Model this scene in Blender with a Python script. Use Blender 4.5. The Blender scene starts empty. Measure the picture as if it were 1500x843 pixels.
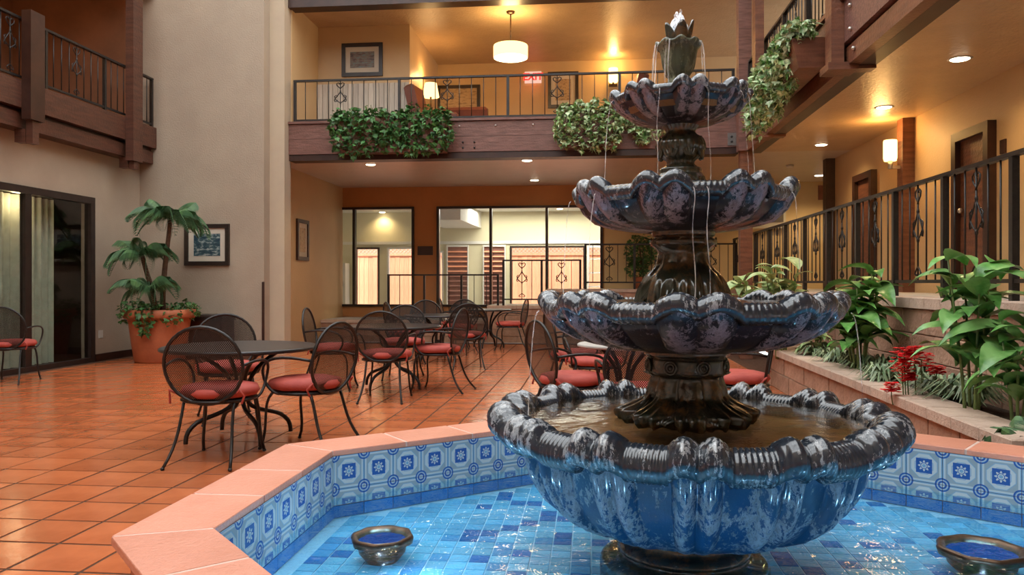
import bpy, math, random
from math import sin, cos, pi, atan, atan2, sqrt, radians as rad
from mathutils import Vector, Matrix
random.seed(7)
R = random.random
def U(a, b): return a + (b - a) * R()
SC = bpy.context.scene
COL = SC.collection
# ------------------------------------------------------------------ camera
F = 1150.0; H = 1.2; HY = 415.0; AY = atan(116 / F)
cd = bpy.data.cameras.new('camera'); cam = bpy.data.objects.new('camera', cd); COL.objects.link(cam)
cam.location = (0, 0, H); cam.rotation_euler = (pi / 2, 0, AY)
cd.sensor_width = 36; cd.lens = F / 1500 * 36; cd.shift_y = -6.5 / 1500; cd.clip_end = 200; cd.clip_start = .05
SC.camera = cam
# ------------------------------------------------------------------ world, exposure
SC.view_settings.view_transform = 'Standard'; SC.view_settings.look = 'None'
SC.view_settings.gamma = 1; SC.view_settings.use_curve_mapping = False
SC.view_settings.exposure = 0.4
wd = bpy.data.worlds.new('sky'); SC.world = wd; wd.use_nodes = True
bg = wd.node_tree.nodes['Background']; bg.inputs[0].default_value = (.86, .93, 1, 1); bg.inputs[1].default_value = 2.1
def lamp(kind, name, loc, power, col, size=.05, rot=None, spot=None, sy=None):
    l = bpy.data.lights.new(name, kind); l.energy = power; l.color = col
    if kind == 'AREA':
        l.size = size
        if sy: l.shape = 'RECTANGLE'; l.size_y = sy
    elif kind == 'SUN': l.angle = size
    else: l.shadow_soft_size = size
    if spot: l.spot_size = spot; l.spot_blend = .8
    o = bpy.data.objects.new(name, l); COL.objects.link(o); o.location = loc
    if rot: o.rotation_euler = rot
    return o
lamp('SUN', 'sun', (0, 0, 12), 6.5, (1, .93, .82), .05, (rad(38), 0, rad(-8)))
# ------------------------------------------------------------------ pixel to world helpers
CA, SA = cos(AY), sin(AY)
def W(px, d):
    xc = (px - 750) / F * d
    return xc * CA - d * SA, xc * SA + d * CA
def Zat(py, d): return H - (py - HY) * d / F
def onX(px, X):
    k = (px - 750) / F; d = X / (k * CA - SA); return d, W(px, d)[1]
def onY(px, Y):
    k = (px - 750) / F; d = Y / (k * SA + CA); return d, W(px, d)[0]
def onZ(px, py, z):
    d = F * (H - z) / (py - HY); return W(px, d)
def topx(x, y, z):
    d = -x * SA + y * CA; xc = x * CA + y * SA
    return 750 + F * xc / max(d, .01), HY - F * (z - H) / max(d, .01), d
# ------------------------------------------------------------------ mesh builder
class MB:
    def __init__(s): s.v = []; s.f = []; s.uv = None; s.sm = []
    def add(s, vs, fs, smooth=False):
        n = len(s.v); s.v += [tuple(v) for v in vs]; s.f += [tuple(i + n for i in f) for f in fs]; s.sm += [smooth] * len(fs); return s
    def box(s, x0, x1, y0, y1, z0, z1):
        if x0 > x1: x0, x1 = x1, x0
        if y0 > y1: y0, y1 = y1, y0
        v = [(x, y, z) for z in (z0, z1) for y in (y0, y1) for x in (x0, x1)]
        return s.add(v, [(0, 2, 3, 1), (4, 5, 7, 6), (0, 1, 5, 4), (1, 3, 7, 5), (3, 2, 6, 7), (2, 0, 4, 6)])
    def cbox(s, x0, x1, y0, y1, z0, z1, b=.01):
        # box with chamfered top edges
        v = [(x0, y0, z0), (x1, y0, z0), (x1, y1, z0), (x0, y1, z0),
             (x0, y0, z1 - b), (x1, y0, z1 - b), (x1, y1, z1 - b), (x0, y1, z1 - b),
             (x0 + b, y0 + b, z1), (x1 - b, y0 + b, z1), (x1 - b, y1 - b, z1), (x0 + b, y1 - b, z1)]
        f = [(3, 2, 1, 0), (8, 9, 10, 11)]
        for a in (0, 4):
            for i in range(4): j = (i + 1) % 4; f.append((a + i, a + j, a + 4 + j, a + 4 + i))
        return s.add(v, f)
    def tube(s, pts, r, n=6, closed=False, caps=True):
        P = [Vector(p) for p in pts]; m = len(P)
        if m < 2: return s
        rr = r if isinstance(r, (list, tuple)) else [r] * m
        vs = []; nrm = None
        for i in range(m):
            if closed: t = P[(i + 1) % m] - P[i - 1]
            else: t = P[min(i + 1, m - 1)] - P[max(i - 1, 0)]
            t.normalize()
            if nrm is None:
                a = Vector((0, 0, 1)) if abs(t.z) < .9 else Vector((1, 0, 0))
                nrm = (a - t * a.dot(t)).normalized()
            else:
                nrm = (nrm - t * nrm.dot(t))
                nrm = nrm.normalized() if nrm.length > 1e-6 else t.orthogonal().normalized()
            b = t.cross(nrm)
            for k in range(n):
                th = 2 * pi * k / n
                vs.append(P[i] + (nrm * cos(th) + b * sin(th)) * rr[i])
        fs = []
        for i in range(m if closed else m - 1):
            j = (i + 1) % m
            for k in range(n): l = (k + 1) % n; fs.append((i * n + k, i * n + l, j * n + l, j * n + k))
        if not closed and caps: fs += [tuple(range(n - 1, -1, -1)), tuple((m - 1) * n + k for k in range(n))]
        return s.add(vs, fs, True)
    def lathe(s, prof, n=24, c=(0, 0), fn=None, capb=True, capt=True):
        vs = []
        for (r, z) in prof:
            for k in range(n):
                th = 2 * pi * k / n
                rr, zz = (r, z) if fn is None else fn(r, z, th)
                vs.append((c[0] + rr * cos(th), c[1] + rr * sin(th), zz))
        fs = []
        for i in range(len(prof) - 1):
            for k in range(n): l = (k + 1) % n; fs.append((i * n + k, i * n + l, (i + 1) * n + l, (i + 1) * n + k))
        if capb: fs.append(tuple(range(n - 1, -1, -1)))
        if capt: fs.append(tuple((len(prof) - 1) * n + k for k in range(n)))
        return s.add(vs, fs, True)
    def prism(s, poly, z0, z1):
        n = len(poly); v = [(x, y, z0) for x, y in poly] + [(x, y, z1) for x, y in poly]
        f = [tuple(range(n - 1, -1, -1)), tuple(range(n, 2 * n))] + [(i, (i + 1) % n, n + (i + 1) % n, n + i) for i in range(n)]
        return s.add(v, f)
    def ball(s, c, r, n=8, m=5, sq=(1, 1, 1)):
        vs = [(c[0], c[1], c[2] - r * sq[2])]; fs = []
        for i in range(1, m):
            ph = -pi / 2 + pi * i / m
            for k in range(n):
                th = 2 * pi * k / n; vs.append((c[0] + r * sq[0] * cos(ph) * cos(th), c[1] + r * sq[1] * cos(ph) * sin(th), c[2] + r * sq[2] * sin(ph)))
        vs.append((c[0], c[1], c[2] + r * sq[2]))
        for k in range(n): fs.append((0, 1 + (k + 1) % n, 1 + k)); fs.append((len(vs) - 1, 1 + (m - 2) * n + k, 1 + (m - 2) * n + (k + 1) % n))
        for i in range(m - 2):
            for k in range(n): a = 1 + i * n; l = (k + 1) % n; fs.append((a + k, a + l, a + n + l, a + n + k))
        return s.add(vs, fs, True)
    def xf(s, M, start=0):
        for i in range(start, len(s.v)): s.v[i] = tuple(M @ Vector(s.v[i]))
        return s
    def mesh(s, name):
        me = bpy.data.meshes.new(name); me.from_pydata(s.v, [], s.f); me.polygons.foreach_set('use_smooth', s.sm)
        return me
def mk(name, mb, mat, parent=None, loc=None, world=True):
    """links one mesh object; with world=True coordinates are in world space and moved under the parent"""
    if parent is not None and world:
        q = parent; off = Vector((0, 0, 0))
        while q is not None: off += q.location; q = q.parent
        mb.v = [(x - off.x, y - off.y, z - off.z) for x, y, z in mb.v]
    me = mb.mesh(name); me.materials.append(mat)
    o = bpy.data.objects.new(name, me); COL.objects.link(o)
    if parent is not None: o.parent = parent
    if loc: o.location = loc
    return o
def inst(name, me, parent, loc, rot=None, scale=None):
    o = bpy.data.objects.new(name, me); COL.objects.link(o); o.parent = parent; o.location = loc
    if rot: o.rotation_euler = rot
    if scale: o.scale = scale
    return o
def T(o, label=None, cat=None, group=None, kind=None):
    if label: o['label'] = label
    if cat: o['category'] = cat
    if group: o['group'] = group
    if kind: o['kind'] = kind
    return o
def thing(name, loc, label, cat, group=None, rz=0):
    o = bpy.data.objects.new(name, None); COL.objects.link(o); o.location = loc; o.rotation_euler = (0, 0, rz); o.empty_display_size = .1
    return T(o, label, cat, group)
def struct(name, mb, mat, parent=None):
    o = mk(name, mb, mat, parent)
    if parent is None: o['kind'] = 'structure'
    return o
def sgroup(name, loc=(0, 0, 0)):
    o = bpy.data.objects.new(name, None); COL.objects.link(o); o.location = loc; o['kind'] = 'structure'; return o
def kids(o): return KID.get(o.name, [])
def copy_tree(o, parent=None):
    c = o.copy(); COL.objects.link(c)
    if parent is not None: c.parent = parent
    for ch in list(o.children): copy_tree(ch, c)
    return c
# ------------------------------------------------------------------ materials
def new(name):
    m = bpy.data.materials.new(name); m.use_nodes = True; nt = m.node_tree; nt.nodes.clear()
    out = nt.nodes.new('ShaderNodeOutputMaterial'); return m, nt, out
def N(nt, t, **kw):
    n = nt.nodes.new(t)
    for k, v in kw.items(): setattr(n, k, v)
    return n
def math_(nt, op, a, b=None, c=None):
    n = nt.nodes.new('ShaderNodeMath'); n.operation = op
    for i, x in enumerate((a, b, c)):
        if x is None: continue
        if isinstance(x, (int, float)): n.inputs[i].default_value = x
        else: nt.links.new(x, n.inputs[i])
    return n.outputs[0]
def mix_(nt, fac, a, b):
    n = nt.nodes.new('ShaderNodeMix'); n.data_type = 'RGBA'
    for i, x in ((0, fac), (6, a), (7, b)):
        if isinstance(x, (int, float)): n.inputs[i].default_value = x
        elif isinstance(x, tuple): n.inputs[i].default_value = (*x, 1)
        else: nt.links.new(x, n.inputs[i])
    return n.outputs[2]
def noise_(nt, scale, detail=3, rough=.55, co='Object', dist=0, vec=None, sc3=None):
    if vec is None:
        tc = nt.nodes.new('ShaderNodeTexCoord'); vec = tc.outputs[co]
    if sc3:
        mp = nt.nodes.new('ShaderNodeMapping'); mp.inputs['Scale'].default_value = sc3; nt.links.new(vec, mp.inputs[0]); vec = mp.outputs[0]
    n = nt.nodes.new('ShaderNodeTexNoise'); n.inputs['Scale'].default_value = scale; n.inputs['Detail'].default_value = detail
    n.inputs['Roughness'].default_value = rough; n.inputs['Distortion'].default_value = dist
    nt.links.new(vec, n.inputs['Vector']); return n.outputs['Fac']
def ramp_(nt, fac, stops):
    n = nt.nodes.new('ShaderNodeValToRGB'); nt.links.new(fac, n.inputs[0]); e = n.color_ramp.elements
    while len(e) < len(stops): e.new(.5)
    for i, (p, c) in enumerate(stops): e[i].position = p; e[i].color = (*c, 1) if len(c) == 3 else c
    return n.outputs[0]
def mat(name, c1, c2=None, rough=.6, scale=6, bump=0, bscale=60, metal=0, spec=.5, sc3=None, island=0, objrand=0, coat=0, sss=0, trans=0, lo=.35, hi=.65, co='Object'):
    m, nt, out = new(name); b = N(nt, 'ShaderNodeBsdfPrincipled'); L = nt.links.new
    if c2 is None: c2 = tuple(x * .8 for x in c1)
    f = noise_(nt, scale, 4, .6, sc3=sc3, co=co)
    col = ramp_(nt, f, [(lo, c1), (hi, c2)])
    if island:
        g = N(nt, 'ShaderNodeNewGeometry'); hs = N(nt, 'ShaderNodeHueSaturation'); L(col, hs.inputs['Color'])
        L(math_(nt, 'MULTIPLY_ADD', g.outputs['Random Per Island'], island, 1 - island / 2), hs.inputs['Value']); col = hs.outputs[0]
    if objrand:
        g = N(nt, 'ShaderNodeObjectInfo'); hs = N(nt, 'ShaderNodeHueSaturation'); L(col, hs.inputs['Color'])
        L(math_(nt, 'MULTIPLY_ADD', g.outputs['Random'], objrand, 1 - objrand / 2), hs.inputs['Value']); col = hs.outputs[0]
    L(col, b.inputs['Base Color']); b.inputs['Roughness'].default_value = rough; b.inputs['Metallic'].default_value = metal
    b.inputs['Specular IOR Level'].default_value = spec; b.inputs['Coat Weight'].default_value = coat; b.inputs['Coat Roughness'].default_value = .08
    if bump:
        bn = N(nt, 'ShaderNodeBump'); bn.inputs['Strength'].default_value = bump; bn.inputs['Distance'].default_value = .02
        L(noise_(nt, bscale, 3, .6, sc3=sc3 if bscale < 0 else None, co=co), bn.inputs['Height']); L(bn.outputs[0], b.inputs['Normal'])
    L(b.outputs[0], out.inputs[0]); return m
def emit(name, col, s):
    m, nt, out = new(name); e = N(nt, 'ShaderNodeEmission'); e.inputs[0].default_value = (*col, 1); e.inputs[1].default_value = s
    nt.links.new(e.outputs[0], out.inputs[0]); return m
def glass(name, tint=(1, 1, 1), gl=.15, rough=.0, bump=0, bscale=10, ior=1.33, white=0, sc3=None, dist=.02, wcol=(.9, .9, .9)):
    m, nt, out = new(name); L = nt.links.new
    t = N(nt, 'ShaderNodeBsdfTransparent'); t.inputs[0].default_value = (*tint, 1)
    g = N(nt, 'ShaderNodeBsdfGlossy'); g.inputs['Roughness'].default_value = rough
    fr = N(nt, 'ShaderNodeFresnel'); fr.inputs[0].default_value = ior
    mx = N(nt, 'ShaderNodeMixShader')
    if bump:
        bn = N(nt, 'ShaderNodeBump'); bn.inputs['Strength'].default_value = bump; bn.inputs['Distance'].default_value = dist
        L(noise_(nt, bscale, 3, .6, dist=.6, sc3=sc3), bn.inputs['Height']); L(bn.outputs[0], g.inputs['Normal']); L(bn.outputs[0], fr.inputs['Normal'])
    gm = N(nt, 'ShaderNodeNewGeometry'); L(math_(nt, 'MULTIPLY', math_(nt, 'MULTIPLY_ADD', fr.outputs[0], 1, gl), math_(nt, 'SUBTRACT', 1, gm.outputs['Backfacing'])), mx.inputs[0]); L(t.outputs[0], mx.inputs[1]); L(g.outputs[0], mx.inputs[2])
    sh = mx.outputs[0]
    if white:
        d = N(nt, 'ShaderNodeBsdfDiffuse'); d.inputs[0].default_value = (*wcol, 1); tr = N(nt, 'ShaderNodeBsdfTranslucent'); tr.inputs[0].default_value = (*wcol, 1)
        a = N(nt, 'ShaderNodeAddShader'); L(d.outputs[0], a.inputs[0]); L(tr.outputs[0], a.inputs[1])
        m2 = N(nt, 'ShaderNodeMixShader'); f = noise_(nt, 40, 4, .7, sc3=(1, 1, .15))
        L(math_(nt, 'MULTIPLY', ramp_(nt, f, [(.38, (0, 0, 0)), (.6, (1, 1, 1))]), white), m2.inputs[0]); L(sh, m2.inputs[1]); L(a.outputs[0], m2.inputs[2]); sh = m2.outputs[0]
    L(sh, out.inputs[0]); return m

M = {}
M['cream'] = mat('cream_stucco', (.41, .325, .24), (.37, .29, .215), .75, 1.5, .25, 40)
M['tanwall'] = mat('tan_painted_wall', (.60, .41, .21), (.55, .37, .19), .5, 1.2, .2, 40)
M['orangewall'] = mat('burnt_orange_wall', (.50, .22, .07), (.44, .19, .06), .6, 1.2, .2, 40)
M['palewall'] = mat('pale_yellow_wall', (.70, .64, .44), (.66, .60, .42), .7, 2)
M['ceilw'] = mat('daylit_textured_ceiling', (.60, .50, .41), (.55, .46, .37), .35, 3, .5, 22, spec=.7)  # paler ceiling copy: daylight from the windows is put into its colour
M['ceil'] = mat('textured_ceiling', (.58, .40, .22), (.52, .35, .19), .38, 3, .5, 22, spec=.6)
M['wood'] = mat('reddish_brown_beam', (.21, .08, .04), (.12, .042, .022), .42, 3, .3, 30, sc3=(1, 1, 8))
M['woody'] = mat('stained_beam_face', (.22, .10, .075), (.12, .05, .035), .45, 4, .3, 40, sc3=(1, 6, 10))
M['darkwood'] = mat('dark_brown_wood', (.05, .018, .010), (.03, .010, .006), .4, 5)
M['iron'] = mat('black_wrought_iron', (.018, .015, .014), (.03, .025, .022), .38, 30, metal=.3)
M['ironbr'] = mat('brown_painted_iron', (.06, .035, .022), (.04, .022, .014), .4, 20)
M['frame'] = mat('dark_window_frame', (.02, .012, .010), (.03, .018, .014), .35, 10)
M['white'] = mat('white_paint', (.72, .70, .66), (.66, .64, .60), .6, 3)
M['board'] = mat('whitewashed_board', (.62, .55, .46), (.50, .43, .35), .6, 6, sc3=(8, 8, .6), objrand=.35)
M['grout'] = mat('dark_grout', (.085, .045, .03), (.11, .06, .04), 1, 20, spec=0)
M['terra'] = mat('glazed_terracotta_tile', (.58, .165, .06), (.44, .115, .04), .17, 2.5, .10, 9, objrand=.22, spec=.6)
M['terra_far'] = mat('glazed_terracotta_far', (.58, .165, .06), (.44, .115, .04), .17, 2.5, .10, 9, island=.22, spec=.6)
M['coping'] = mat('salmon_coping_tile', (.70, .29, .19), (.60, .23, .14), .42, 3, .25, 60, objrand=.12)
M['cgrout'] = mat('pale_grout', (.70, .50, .42), (.62, .44, .36), .8, 20)
M['brick'] = mat('tan_split_block', (.46, .27, .18), (.34, .19, .12), .8, 7, .7, 30, objrand=.22)
M['cap'] = mat('pale_cap_brick', (.58, .43, .33), (.46, .33, .25), .75, 6, .5, 40, objrand=.12)
M['mortar'] = mat('mortar', (.30, .21, .15), (.25, .17, .12), .9, 20)
M['soil'] = mat('dark_mulch', (.05, .028, .018), (.09, .05, .03), .95, 20, .8, 40)
M['cush'] = mat('faded_red_cushion', (.50, .085, .06), (.40, .06, .045), .7, 6, .2, 80)
M['pot'] = mat('terracotta_pot', (.46, .13, .05), (.36, .10, .04), .6, 4, .2, 30)
M['bark'] = mat('palm_trunk_bark', (.12, .06, .03), (.07, .035, .02), .85, 20, .6, 60)
M['palm'] = mat('palm_leaf', (.05, .12, .06), (.10, .20, .07), .45, 5, island=.6)
M['big'] = mat('glossy_big_leaf', (.09, .27, .05), (.24, .46, .14), .3, 9, objrand=.6, lo=.4, hi=.62)
M['bigpale'] = mat('variegated_leaf', (.20, .36, .10), (.55, .62, .32), .35, 14, objrand=.4)
M['ivyd'] = mat('dark_ivy_leaf', (.035, .12, .03), (.09, .22, .06), .4, 9, island=.9)
M['ivy'] = mat('variegated_ivy_leaf', (.10, .25, .05), (.60, .68, .42), .38, 16, island=.9, lo=.42, hi=.60)
M['grass'] = mat('liriope_blade', (.08, .16, .06), (.35, .42, .25), .5, 14, island=.8)
M['stem'] = mat('green_stem', (.16, .22, .06), (.10, .13, .04), .6, 8)
M['red'] = mat('red_flower_petal', (.92, .02, .02), (.80, .015, .03), .5, 10, island=.4)
M['lamp'] = emit('warm_recessed_lamp', (1, .82, .55), 14)
M['shade'] = emit('glowing_fabric_shade', (1, .62, .22), 2.6)
M['sconce'] = emit('glowing_sconce_glass', (1, .66, .22), 3.4)
M['exit'] = emit('red_lit_exit_sign', (1, .03, .02), 1.6)
M['exitface'] = emit('pink_lit_sign_face', (1, .55, .42), .8)
M['blueglow'] = emit('blue_lamp_lens', (.01, .12, .60), .45)
M['cyanglow'] = emit('cyan_bulb', (.15, .75, 1), 4)
M['metal'] = mat('steel_plate', (.22, .20, .19), (.16, .15, .14), .4, 10, metal=.7)
M['bolt'] = mat('bolt_head', (.6, .55, .5), (.5, .45, .4), .3, 10, metal=.8)
M['bronze'] = mat('dark_bronze_ring', (.10, .05, .025), (.04, .025, .015), .35, 20, metal=.6)
M['leather'] = mat('brown_leather', (.20, .06, .035), (.14, .04, .025), .35, 5)
M['curtain'] = mat('pale_green_curtain', (.50, .52, .42), (.42, .44, .36), .9, 8)
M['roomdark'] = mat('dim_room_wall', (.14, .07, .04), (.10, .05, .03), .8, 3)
M['fence'] = mat('orange_cedar_plank', (.80, .34, .20), (.66, .26, .15), .7, 5, sc3=(6, 6, .5), objrand=.25)
M['slat'] = mat('louver_slat_redbrown', (.30, .13, .10), (.22, .10, .08), .6, 5, objrand=.3)
M['concrete'] = mat('pale_concrete', (.5, .46, .42), (.42, .39, .35), .8, 3)
M['glasswin'] = glass('window_glass', (.93, .95, .93), .03, 0, ior=1.35)
M['glassdoor'] = glass('door_glass', (.85, .87, .85), .03, 0, ior=1.45)
M['water'] = glass('pool_water_surface', (.66, .90, .98), .05, .04, bump=.45, bscale=7, dist=.03)
M['bwater'] = glass('basin_water_surface', (.85, .72, .52), .10, .14, bump=.25, bscale=7, dist=.02)
M['dish'] = mat('amber_silted_dish', (.26, .15, .055), (.12, .065, .025), .5, 6, .3, 30)
M['jet'] = glass('falling_water', (.97, .97, .98), .04, .05, white=.22)
M['foam'] = glass('foaming_water', (.97, .97, .98), .1, .1, bump=.6, bscale=60, white=.75, wcol=(.7, .72, .74))
M['plastic'] = mat('off_white_plastic', (.6, .57, .5), (.55, .52, .46), .5, 5)
M['ptop'] = mat('dark_table_metal', (.035, .033, .034), (.05, .047, .047), .3, 20, metal=.4)
M['seatpink'] = mat('brown_armchair', (.30, .12, .08), (.22, .08, .05), .55, 4)

def plane_art(name, frame_c, mat_c, a, b, c):
    m, nt, out = new(name); bs = N(nt, 'ShaderNodeBsdfPrincipled'); f = noise_(nt, 4, 4, .6, co='Generated', sc3=(1, 1, 2.2))
    nt.links.new(ramp_(nt, f, [(.36, a), (.5, b), (.62, c)]), bs.inputs['Base Color']); bs.inputs['Roughness'].default_value = .4
    nt.links.new(bs.outputs[0], out.inputs[0]); return m
M['art_blue'] = plane_art('seascape_print', 0, 0, (.01, .035, .06), (.03, .08, .10), (.35, .40, .38))
M['art_sea'] = plane_art('dusk_print', 0, 0, (.05, .035, .04), (.20, .14, .10), (.14, .20, .20))
M['art_tan'] = plane_art('sepia_print', 0, 0, (.35, .22, .10), (.50, .34, .18), (.25, .15, .07))
M['matte'] = mat('cream_mat_board', (.62, .55, .45), (.58, .52, .42), .8, 5)

def fountain_mat(name, dark, light, blue, blueamt, thr, wet=.16, rust=0, lw=.12, tint=None):
    m, nt, out = new(name); L = nt.links.new; b = N(nt, 'ShaderNodeBsdfPrincipled')
    at = N(nt, 'ShaderNodeAttribute'); at.attribute_name = 'lobe'
    n1 = noise_(nt, 11, 8, .78, dist=.5, sc3=(1, 1, .35)); n2 = noise_(nt, 60, 6, .8, sc3=(1, 1, .5)); n3 = noise_(nt, 3.2, 3, .6)
    base = mix_(nt, math_(nt, 'MULTIPLY', ramp_(nt, n3, [(.38, (0, 0, 0)), (.6, (1, 1, 1))]), blueamt), dark, blue)
    s = math_(nt, 'ADD', math_(nt, 'MULTIPLY_ADD', at.outputs['Fac'], lw, math_(nt, 'MULTIPLY_ADD', n1, 1.15, -.075)), math_(nt, 'MULTIPLY_ADD', n2, .9, -.45))
    w = ramp_(nt, s, [(thr, (0, 0, 0)), (thr + .02, (1, 1, 1))])
    lightc = mix_(nt, ramp_(nt, n2, [(.45, (0, 0, 0)), (.62, (1, 1, 1))]), light, tuple(x * .5 for x in light))
    col = mix_(nt, w, base, lightc)
    if rust:
        r = ramp_(nt, noise_(nt, 14, 4, .7), [(.50, (0, 0, 0)), (.66, (1, 1, 1))]); col = mix_(nt, math_(nt, 'MULTIPLY', r, rust), col, (.22, .09, .02))
    L(col, b.inputs['Base Color'])
    b.inputs['Roughness'].default_value = .55; b.inputs['Specular IOR Level'].default_value = .2
    b.inputs['Coat Weight'].default_value = .9 if 'rim' in name or 'column' in name else .4; b.inputs['Coat Roughness'].default_value = .11; b.inputs['Coat IOR'].default_value = 1.85
    bn = N(nt, 'ShaderNodeBump'); bn.inputs['Strength'].default_value = .55; bn.inputs['Distance'].default_value = .006
    L(math_(nt, 'ADD', n2, math_(nt, 'MULTIPLY', w, .35)), bn.inputs['Height']); L(bn.outputs[0], b.inputs['Normal']); L(b.outputs[0], out.inputs[0]); return m
M['f_lav'] = fountain_mat('weathered_basin_paint', (.012, .013, .022), (.34, .30, .36), (.012, .018, .035), .7, .640, lw=.20)
M['f_blue'] = fountain_mat('bowl_paint_blue_lit', (.008, .05, .12), (.30, .36, .44), (.003, .06, .17), 1, .545, lw=.07)  # dark bowl paint with blue underwater light mixed into its colour
M['f_rim'] = fountain_mat('black_rim_paint', (.010, .017, .028), (.46, .48, .50), (.010, .020, .036), .6, .690, .12, lw=.20)
M['f_col'] = fountain_mat('wet_mossy_column', (.016, .015, .010), (.10, .11, .09), (.02, .028, .012), 1, .74, .12, .55)
M['f_moss'] = fountain_mat('mossy_green_cup', (.06, .065, .035), (.26, .27, .17), (.09, .10, .05), 1, .54, .2)

# azulejo tile, drawn from the tile's own UV square
def azulejo(name, und=False):
    m, nt, out = new(name); L = nt.links.new; b = N(nt, 'ShaderNodeBsdfPrincipled')
    uv = N(nt, 'ShaderNodeUVMap'); sp = N(nt, 'ShaderNodeSeparateXYZ'); L(uv.outputs[0], sp.inputs[0])
    u = math_(nt, 'ABSOLUTE', math_(nt, 'MULTIPLY_ADD', sp.outputs[0], 2, -1)); v = math_(nt, 'ABSOLUTE', math_(nt, 'MULTIPLY_ADD', sp.outputs[1], 2, -1))
    mx = math_(nt, 'MAXIMUM', u, v); sm = math_(nt, 'ADD', u, v); rr = math_(nt, 'SQRT', math_(nt, 'ADD', math_(nt, 'MULTIPLY', u, u), math_(nt, 'MULTIPLY', v, v)))
    octg = math_(nt, 'MAXIMUM', mx, math_(nt, 'MULTIPLY', sm, .72))
    white = (.50, .55, .55); grey = (.28, .35, .38); blue = (.03, .10, .33); lt = (.20, .36, .52)
    # straight bands between octagons
    band = ramp_(nt, mx, [(0, grey), (.83, grey), (.86, white), (.93, white), (.95, lt), (1, lt)])
    octr = ramp_(nt, octg, [(0, white), (.44, white), (.50, lt), (.54, white), (.70, white), (.74, lt), (.78, grey)])
    inside = math_(nt, 'LESS_THAN', octg, .77)
    col = mix_(nt, inside, band, octr)
    # centre rosette square
    at = math_(nt, 'ARCTAN2', math_(nt, 'MULTIPLY_ADD', sp.outputs[1], 2, -1), math_(nt, 'MULTIPLY_ADD', sp.outputs[0], 2, -1))
    pet = math_(nt, 'MULTIPLY_ADD', math_(nt, 'COSINE', math_(nt, 'MULTIPLY', at, 8)), .07, .27)
    ros = math_(nt, 'LESS_THAN', rr, pet); hole = math_(nt, 'LESS_THAN', rr, .10); ring = math_(nt, 'LESS_THAN', math_(nt, 'ABSOLUTE', math_(nt, 'SUBTRACT', rr, .18)), .02)
    sqc = mix_(nt, ros, blue, white); sqc = mix_(nt, ring, sqc, blue); sqc = mix_(nt, hole, sqc, lt)
    sq2 = math_(nt, 'LESS_THAN', mx, .45); col = mix_(nt, sq2, col, sqc)
    # corner medallion quarter
    du = math_(nt, 'SUBTRACT', 1, u); dv = math_(nt, 'SUBTRACT', 1, v); cr = math_(nt, 'SQRT', math_(nt, 'ADD', math_(nt, 'MULTIPLY', du, du), math_(nt, 'MULTIPLY', dv, dv)))
    ccol = ramp_(nt, cr, [(0, lt), (.10, white), (.14, blue), (.22, blue), (.25, white), (.29, lt), (.33, blue), (.38, blue)])
    col = mix_(nt, math_(nt, 'LESS_THAN', cr, .40), col, ccol)
    L(col, b.inputs['Base Color']); b.inputs['Roughness'].default_value = .18; L(b.outputs[0], out.inputs[0]); return m
M['azul'] = azulejo('blue_patterned_wall_tile')
M['pt0'] = mat('pale_blue_mosaic', (.22, .56, .78), (.17, .48, .72), .25, 3, objrand=.3)
M['pt1'] = mat('dark_blue_mosaic', (.0, .17, .48), (.0, .13, .40), .25, 3, objrand=.3)
M['pt2'] = mat('mid_blue_mosaic', (.08, .34, .62), (.06, .28, .55), .25, 3, objrand=.3)
M['ptfar'] = mat('mosaic_remainder', (.20, .54, .76), (.14, .44, .70), .25, 3, island=.4)
M['pgrout'] = mat('pale_blue_grout', (.45, .68, .80), (.40, .60, .74), .6, 20)

# ================================================================== SETTING
XL = -7.55; YF = 12.5; XC = -5.38; YB = 12.9; YW = 17.0; YR = 15.55; XR = 2.4; XRR = 2.82; XWR = 4.12
Z1 = 3.32; ZB0 = 3.28; ZB1 = 3.94; ZF2 = 3.62; Z2 = 6.0
# ground floor: grout slab plus tiles
struct('floor', MB().box(-9.5, 2.9, -5, YR + .05, -.2, -.003), M['grout'])
floor = bpy.data.objects['floor']
tp = .33; cells = []
POOL = [(-1.163, 2.329), (-1.163, 3.455), (-.025, 4.39), (.872, 4.39), (2.25, 3.357), (2.25, 1.9), (1.5, 1.15), (-.05, 1.15)]
def inpoly(x, y, P):
    c = False; n = len(P)
    for i in range(n):
        (x1, y1), (x2, y2) = P[i], P[(i + 1) % n]
        if (y1 > y) != (y2 > y) and x < (x2 - x1) * (y - y1) / (y2 - y1) + x1: c = not c
    return c
for i in range(-23, 9):
    for j in range(0, 50):
        x = -.79 + i * tp; y = -.9 + j * tp
        if x + tp / 2 < XL or x > 2.0 or y > YR - .3 or inpoly(x + tp / 2, y + tp / 2, POOL): continue
        px, py, d = topx(x + tp / 2, y + tp / 2, 0)
        vis = d > .5 and -60 < px < 1560 and py < 880
        cells.append((not vis, d, x, y))
cells.sort()
g = .0085
tm = MB().cbox(-tp / 2 + g, tp / 2 - g, -tp / 2 + g, tp / 2 - g, -.006, 0, .0006).mesh('floor_tile'); tm.materials.append(M['terra'])
rest = MB()
for k, (nv, d, x, y) in enumerate(cells):
    if k < 298 and not nv:
        inst('tile', tm, floor, (x + tp / 2, y + tp / 2, U(-.0006, .0006)), (U(-.0012, .0012), U(-.0012, .0012), 0))
    else: rest.cbox(x + g, x + tp - g, y + g, y + tp - g, -.006, U(-.0005, .0005), .0006)
ft = mk('far_tiles', rest, M['terra_far'], floor); ft['kind'] = 'stuff'; ft['label'] = 'farther glazed terracotta floor tiles'

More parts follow.
